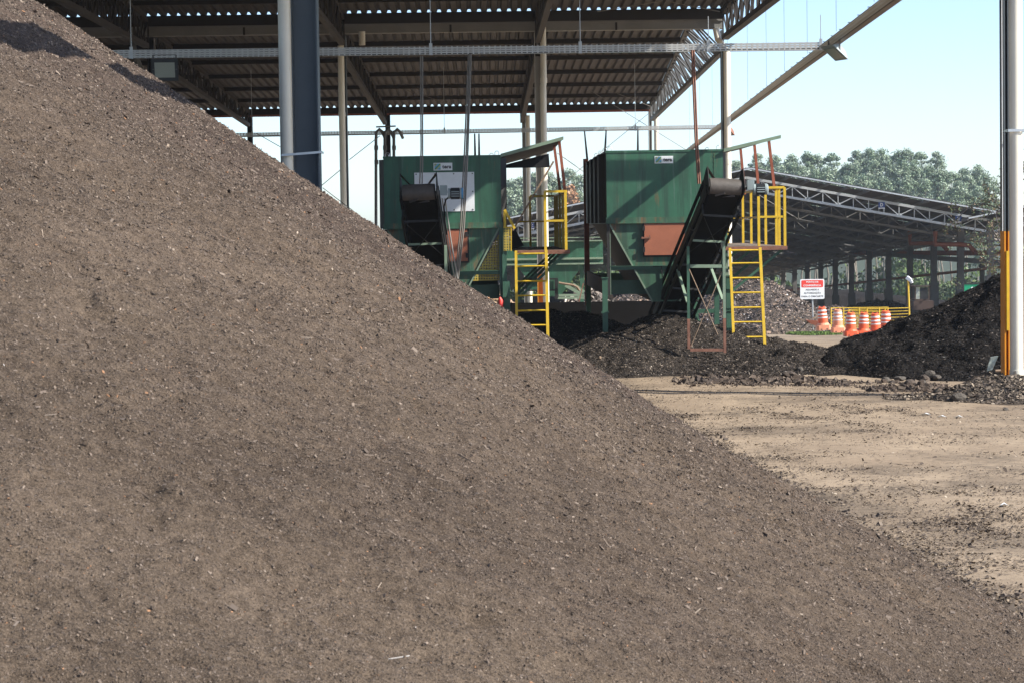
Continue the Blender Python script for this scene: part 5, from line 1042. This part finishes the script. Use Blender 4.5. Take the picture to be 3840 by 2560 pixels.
rock(2640, 1436, .10, 'brown clod left of the others before the compost bank', 'rockbrown'); rock(2680, 1428, .10, 'upright tan clod before the compost bank', 'rockbrown'); rock(2880, 1435, .16, 'big flat brown clod before the compost bank', 'rockbrown', fl=.6); rock(2960, 1412, .2, 'broad brown lump between bank and black heap', 'rockbrown', fl=.4)
rock(2970, 1545, .035, 'tiny dark clod on the open tan ground', 'rockbrown'); rock(3771, 1537, .055, 'small pale stone on the ground near the right edge')
n = 30000; px = RS.uniform(2520, 3560, n); y = np.interp(px, [2520, 3000, 3250, 3560], [39.9, 39.4, 38.2, 37.2])+RS.normal(0, .42, n); x = (px-1815)/8800*y; k = (y > 36.2) & (RS.rand(n) < np.clip((px-2500)/260, 0, 1)* np.clip(.42+vnoise(x*1.1, y*1.7)*1.9, .02, 1)); x, y = x[k], y[k]
allh = lambda x, y: np.maximum(np.maximum(ground_h(x, y), berm_h(x, y)), black_h(x, y))
o = crumbs('earth_clods', x, y, allh, np.clip(np.exp(RS.normal(math.log(.0105), .7, len(x))), .004, .07), cm, [(.085,.062,.046), (.05,.037,.029), (.13,.10,.075)], [4, 3, 2]); o['kind'] = 'stuff'
# pale plastic bag
b = MB(); c0 = [P(3717, 1338, 38.6), P(3744, 1334, 38.5), P(3736, 1352, 38.4), P(3722, 1385, 38.2), P(3702, 1391, 38.3), P(3708, 1365, 38.5)]
o = MB().prism(c0, (0, .05, 0)).build('plastic_bag', mat('white_film', (.55, .6, .5), .35, 0, .3, 8, bump=.6, bscale=14)); tag(o, 'pale crumpled plastic bag on the black heap beside the orange column', 'plastic bag')
for i, (p, q, r_, lab, m_) in enumerate((((3733, 1389), (3768, 1387), .02, 'pale bent stick against the orange column foot', 'wood'), ((2252, 1355), (2249, 1338), .03, 'short pale stake poking from the bank left of the tower', 'wood'))):
    tag(MB().tube([P(*p, 37.6 if i == 0 else 42), P(*q, 37.6 if i == 0 else 42.1)], r_, 7).build('stick', MT[m_]), lab, 'stick')
# bits of white litter on the ground
for i, (px, py, wd, lab) in enumerate(((3469, 1556, .16, 'widest scrap of white paper on the tan ground'), (3530, 1567, .14, 'white scrap right of the widest one'), (3595, 1568, .12, 'thin white scrap nearest the chip heap'), (3765, 1908, .08, 'white scrap on the tan ground near the right edge'))):
    y_ = 2.7*8800/(py-846+(px-1815)*.0145); q = P(px, py, y_); x_ = q.x; zz = float(ground_h(np.array([x_]), np.array([y_]))[0])+.012
    o = MB().add([(x_-wd/2, y_, zz), (x_-wd*.1, y_-.06, zz+.025), (x_+wd/2, y_-.02, zz), (x_+wd*.2, y_+.07, zz+.02)], [(0,1,2,3)]).build('paper_scrap', MT['white']); tag(o, lab, 'litter', 'white litter')
# ------------------------------------------------------------------ trees
leafm = attr_mat('eucalyptus_leaf', .55, .3); barkm = mat('pale_bark', (.22, .19, .15), .9, 0, .3, 1.2)
def crown_mesh(name, n, R, Hc, pal, seed, leaf=.26, sparse=0.0):
    rs = np.random.RandomState(seed); nc = int(70+Hc*5); P_ = []
    for i in range(nc):
        f = rs.rand()**.85; zz = -f*Hc; prof = np.interp(f, [0, .12, .3, .55, .8, 1], [.25, .75, 1.0, .95, .7, .35])
        rad = R*prof*np.sqrt(rs.rand())*1.0; an = rs.rand()*6.28; P_.append((rad*math.cos(an), rad*math.sin(an), zz-.3, (.22+.32*rs.rand()**1.5)*R))
    P_.append((0, 0, -.5, R*.45)); P_ = np.array(P_); ci = rs.randint(0, len(P_), n); c = P_[ci]
    d = rs.normal(0, 1, (n, 3)); d /= np.linalg.norm(d, axis=1)[:, None]; rr = c[:, 3:]*(rs.rand(n, 1)**.45); pos = c[:, :3]+d*rr*np.array([1, 1, .8])
    N = d+rs.normal(0, .7, (n, 3)); N /= np.linalg.norm(N, axis=1)[:, None]; A = np.cross(N, rs.normal(0, 1, (n, 3))); A /= np.linalg.norm(A, axis=1)[:, None]; B = np.cross(N, A)
    s1 = leaf*(.5+.8*rs.rand(n, 1)); s2 = s1*(.35+.4*rs.rand(n, 1)); V = np.stack([pos-A*s1, pos-B*s2, pos+A*s1, pos+B*s2], 1).reshape(-1, 3)
    pal = np.array(pal); t_ = pal[rs.randint(0, len(pal), len(P_))][ci]*(.7+.6*rs.rand(n, 1)); tint = np.repeat(t_, 4, 0)
    me = bpy.data.meshes.new(name); nf = n; me.vertices.add(n*4); me.vertices.foreach_set('co', V.astype(np.float32).ravel()); me.loops.add(n*4); me.loops.foreach_set('vertex_index', np.arange(n*4, dtype=np.int32)); me.polygons.add(n); me.polygons.foreach_set('loop_start', np.arange(n, dtype=np.int32)*4)
    at = me.color_attributes.new('tint', 'FLOAT_COLOR', 'POINT'); at.data.foreach_set('color', np.concatenate([tint, np.ones((n*4, 1))], 1).astype(np.float32).ravel()); me.materials.append(leafm); me.update(calc_edges=True); return me
EUC = [(.22, .29, .18), (.28, .35, .23), (.18, .24, .155), (.35, .41, .30)]  # kept pale: distance haze is put into the leaf colour
CR = [crown_mesh('crown', 9500, 1.5, Hc, EUC, 20+i, leaf=.125) for i, Hc in enumerate((7.5, 9, 6.5, 10, 8, 11))]
CB = crown_mesh('crown', 2600, 1.2, 5.2, [(.42, .22, .11), (.5, .30, .16), (.36, .2, .1)], 77)
def trunk_mesh(h, seed, r=.16):
    rs = np.random.RandomState(seed); b = MB(); pts = [(rs.normal(0, .06)*k, rs.normal(0, .06)*k, -h+k*(h-.8)/6) for k in range(7)]; b.tube(pts, [r*(1-.13*k) for k in range(7)], 7)
    for k in range(9):
        zz = -h*.02-rs.rand()*h*.42; an = rs.rand()*6.28; b.tube([(0, 0, zz-.9), (math.cos(an)*.5, math.sin(an)*.5, zz-.3), (math.cos(an)*.95, math.sin(an)*.95, zz+.3)], [.05, .035, .015], 5)
    me = bpy.data.meshes.new('trunk'); me.from_pydata(b.v, [], b.f); me.materials.append(barkm); me.update(); return me
TK = [trunk_mesh(24, 5+i) for i in range(4)]
ORD = ['first','second','third','fourth','fifth','sixth','seventh','eighth','ninth','tenth','eleventh','twelfth','thirteenth','fourteenth','fifteenth','sixteenth','seventeenth','eighteenth','nineteenth','twentieth','twenty-first','twenty-second','twenty-third','twenty-fourth']
def tree(px, py, z, ci, sc, lab, grp, crown=None, name='eucalyptus_tree'):
    q = P(px, py, z); base = gz(0, z)-.5; t = thing(name, (q.x, z, base), lab, 'tree', grp)
    for nm, me in (('trunk', TK[ci % 4]), ('crown', crown or CR[ci % 6])):
        o = bpy.data.objects.new(nm, me); COL.objects.link(o); o.parent = t; o.location = (0, 0, q.z-base); o.scale = (sc, sc, 1 if nm == 'trunk' else sc); o.rotation_euler.z = ci*1.7+px*.01
    return t
S6 = lambda cx, cy: (2740+cx/1.479, 500+cy/1.479)
up = [(28, 148), (150, 113), (243, 117), (332, 113), (425, 97), (474, 118), (561, 108), (700, 97), (766, 77), (831, 81), (925, 86), (978, 85), (1050, 100), (1142, 103), (1300, 188), (1372, 172)]
lo = [(95, 190), (272, 182), (345, 162), (395, 180), (470, 192), (525, 178), (640, 160), (690, 165), (800, 148), (870, 150), (945, 143), (1010, 160), (1100, 168), (1165, 198), (1225, 208), (1320, 235), (1420, 225)]
lw = [(60, 235), (200, 240), (430, 255), (640, 228), (730, 225), (850, 235), (980, 240), (1080, 250), (1170, 270), (1270, 262), (1380, 290), (560, 262), (310, 250)]
i = 0
for j, (cx, cy) in enumerate(up): tree(*S6(cx, cy), 362, i, 1.05+.2*RS.rand(), ORD[j]+' eucalyptus from the left along the skyline above the far shed', 'skyline eucalyptus trees'); i += 1
for j, (cx, cy) in enumerate(sorted(lo)): tree(*S6(cx, cy), 350, i, 1.0+.2*RS.rand(), ORD[j]+' eucalyptus from the left in the middle tier above the far shed', 'middle tier eucalyptus trees'); i += 1
for j, (cx, cy) in enumerate(sorted(lw)): tree(*S6(cx, cy), 338, i, 1.0+.15*RS.rand(), ORD[j]+' eucalyptus from the left in the lowest tier just over the far shed roof', 'lowest tier eucalyptus trees'); i += 1
gap = [(1898, 674), (1925, 673), (1951, 662), (2001, 649), (2030, 665), (2062, 642), (2092, 668), (2136, 634), (2176, 654)]
for j, (x_, y_) in enumerate(gap): tree(x_, y_, 356, i, 1.1+.2*RS.rand(), ORD[j]+' eucalyptus from the left in the upper tier between the two green machines', 'eucalyptus trees between the machines'); i += 1
gap2 = [(1910, 712), (1942, 706), (1975, 722), (2010, 715), (2045, 700), (2080, 722), (2112, 735), (2165, 712), (1928, 760), (2000, 775), (2070, 768), (2155, 772)]
for j, (x_, y_) in enumerate(sorted(gap2)): tree(x_, y_, 342, i, 1.05+.2*RS.rand(), ORD[j]+' eucalyptus from the left in the lower tier between the two green machines', 'eucalyptus trees between the machines'); i += 1
tree(2138, 692, 336, 3, 1.0, 'tree with dry orange brown foliage between the two green machines', None, crown=CB, name='dry_tree')
tree(1428, 930, 345, 2, 1.0, 'small tree top just left of the left machine above the compost slope', None, name='far_tree')
# nearer tree with sparse dark twigs at the right
q = P(3770, 640, 136); t = thing('sparse_tree', (q.x+1.6, 136, gz(0, 136)), 'nearer sparse dark tree hanging over the far shed roof beside the right column', 'tree')
rs = np.random.RandomState(4); b = MB(); base = Vector((q.x+1.6, 136, gz(0, 136))); tips = []
def branch(p, d, L, r, lev):
    n_ = 4; pts = [p]; 
    for k in range(n_): d = (d+Vector(rs.normal(0, .16, 3))).normalized(); pts.append(pts[-1]+d*L/n_)
    b.tube(pts, [r*(1-.5*k/n_) for k in range(n_+1)], 6)
    if lev == 0: tips.append(pts[-1]); tips.append(pts[-2]); tips.append(pts[-3]); return
    for k in range(5 if lev > 1 else 4): branch(pts[rs.randint(1, n_+1)], (d+Vector(rs.normal(0, .75, 3))+Vector((-.12, 0, .12))).normalized(), L*.55, r*.5, lev-1)
branch(base, Vector((-.10, 0, 1)), 6.3, .16, 3)
b.build('trunk', mat('dark_bark', (.07, .055, .045), .9, 0, .2, 2), t)
tp = np.array([tuple(v) for v in tips]); n = 4200; c_ = tp[rs.randint(0, len(tp), n)]; pos = c_+rs.normal(0, .16, (n, 3)); A = rs.normal(0, 1, (n, 3)); A /= np.linalg.norm(A, axis=1)[:, None]; B = np.cross(A, rs.normal(0, 1, (n, 3))); B /= np.linalg.norm(B, axis=1)[:, None]; s1 = .05+.07*rs.rand(n, 1)
V = np.stack([pos-A*s1, pos-B*s1*.4, pos+A*s1, pos+B*s1*.4], 1).reshape(-1, 3)-np.array(base); pal = np.array([(.07, .10, .04), (.14, .15, .05), (.16, .10, .05)]); tint = np.repeat(pal[rs.randint(0, 3, n)]*(.6+.7*rs.rand(n, 1)), 4, 0)
np_mesh('crown', V, np.arange(n*4).reshape(n, 4), leafm, tint, smooth=False, parent=t)
# undergrowth at the forest edge
n = 70000; x = RS.uniform(-25, 110, n); y = RS.uniform(328, 346, n); top = 3.5+7*np.clip(.5+vnoise(x*.25, y*.1)*1.6, 0, 1); zz = g0(y)+top*RS.rand(n); pos = np.stack([x, y, zz], 1); A = RS.normal(0, 1, (n, 3)); A /= np.linalg.norm(A, axis=1)[:, None]; B = np.cross(A, RS.normal(0, 1, (n, 3))); B /= np.linalg.norm(B, axis=1)[:, None]; s1 = .2+.25*RS.rand(n, 1)
V = np.stack([pos-A*s1, pos-B*s1*.6, pos+A*s1, pos+B*s1*.6], 1).reshape(-1, 3); tint = np.repeat(np.array([(.08, .12, .035)])*(.6+.9*RS.rand(n, 1)), 4, 0)
o = np_mesh('undergrowth', V, np.arange(n*4).reshape(n, 4), leafm, tint, smooth=False); o['kind'] = 'stuff'
b = MB().add([(-400, 305, float(g0(305))+.05), (400, 305, float(g0(305))+.05), (400, 420, -11.9), (-400, 420, -11.9), (-400, 1500, -11.9), (400, 1500, -11.9), (-400, 330, -11.9), (400, 330, -9.9)], [(0, 1, 7, 6), (6, 7, 2, 3), (3, 2, 5, 4)])
o = b.build('grass_ground', mat('grass_green', (.035, .048, .018), .95, 0, .35, .15)); o['kind'] = 'structure'


# ------------------------------------------------------------------ thin air between here and the forest
hz = MB().box((-260, -60, -16), (300, 470, 34)).build('haze', (lambda m: m)(bpy.data.materials.new('haze_air')))
hm_ = hz.data.materials[0]; hm_.use_nodes = True; n_ = hm_.node_tree
for q in list(n_.nodes):
    if q.type != 'OUTPUT_MATERIAL': n_.nodes.remove(q)
pv = n_.nodes.new('ShaderNodeVolumePrincipled'); pv.inputs['Color'].default_value = (.86, .93, 1.0, 1); pv.inputs['Density'].default_value = .000227; pv.inputs['Anisotropy'].default_value = .2
n_.links.new(pv.outputs[0], n_.nodes['Material Output'].inputs['Volume']); hz['kind'] = 'stuff'
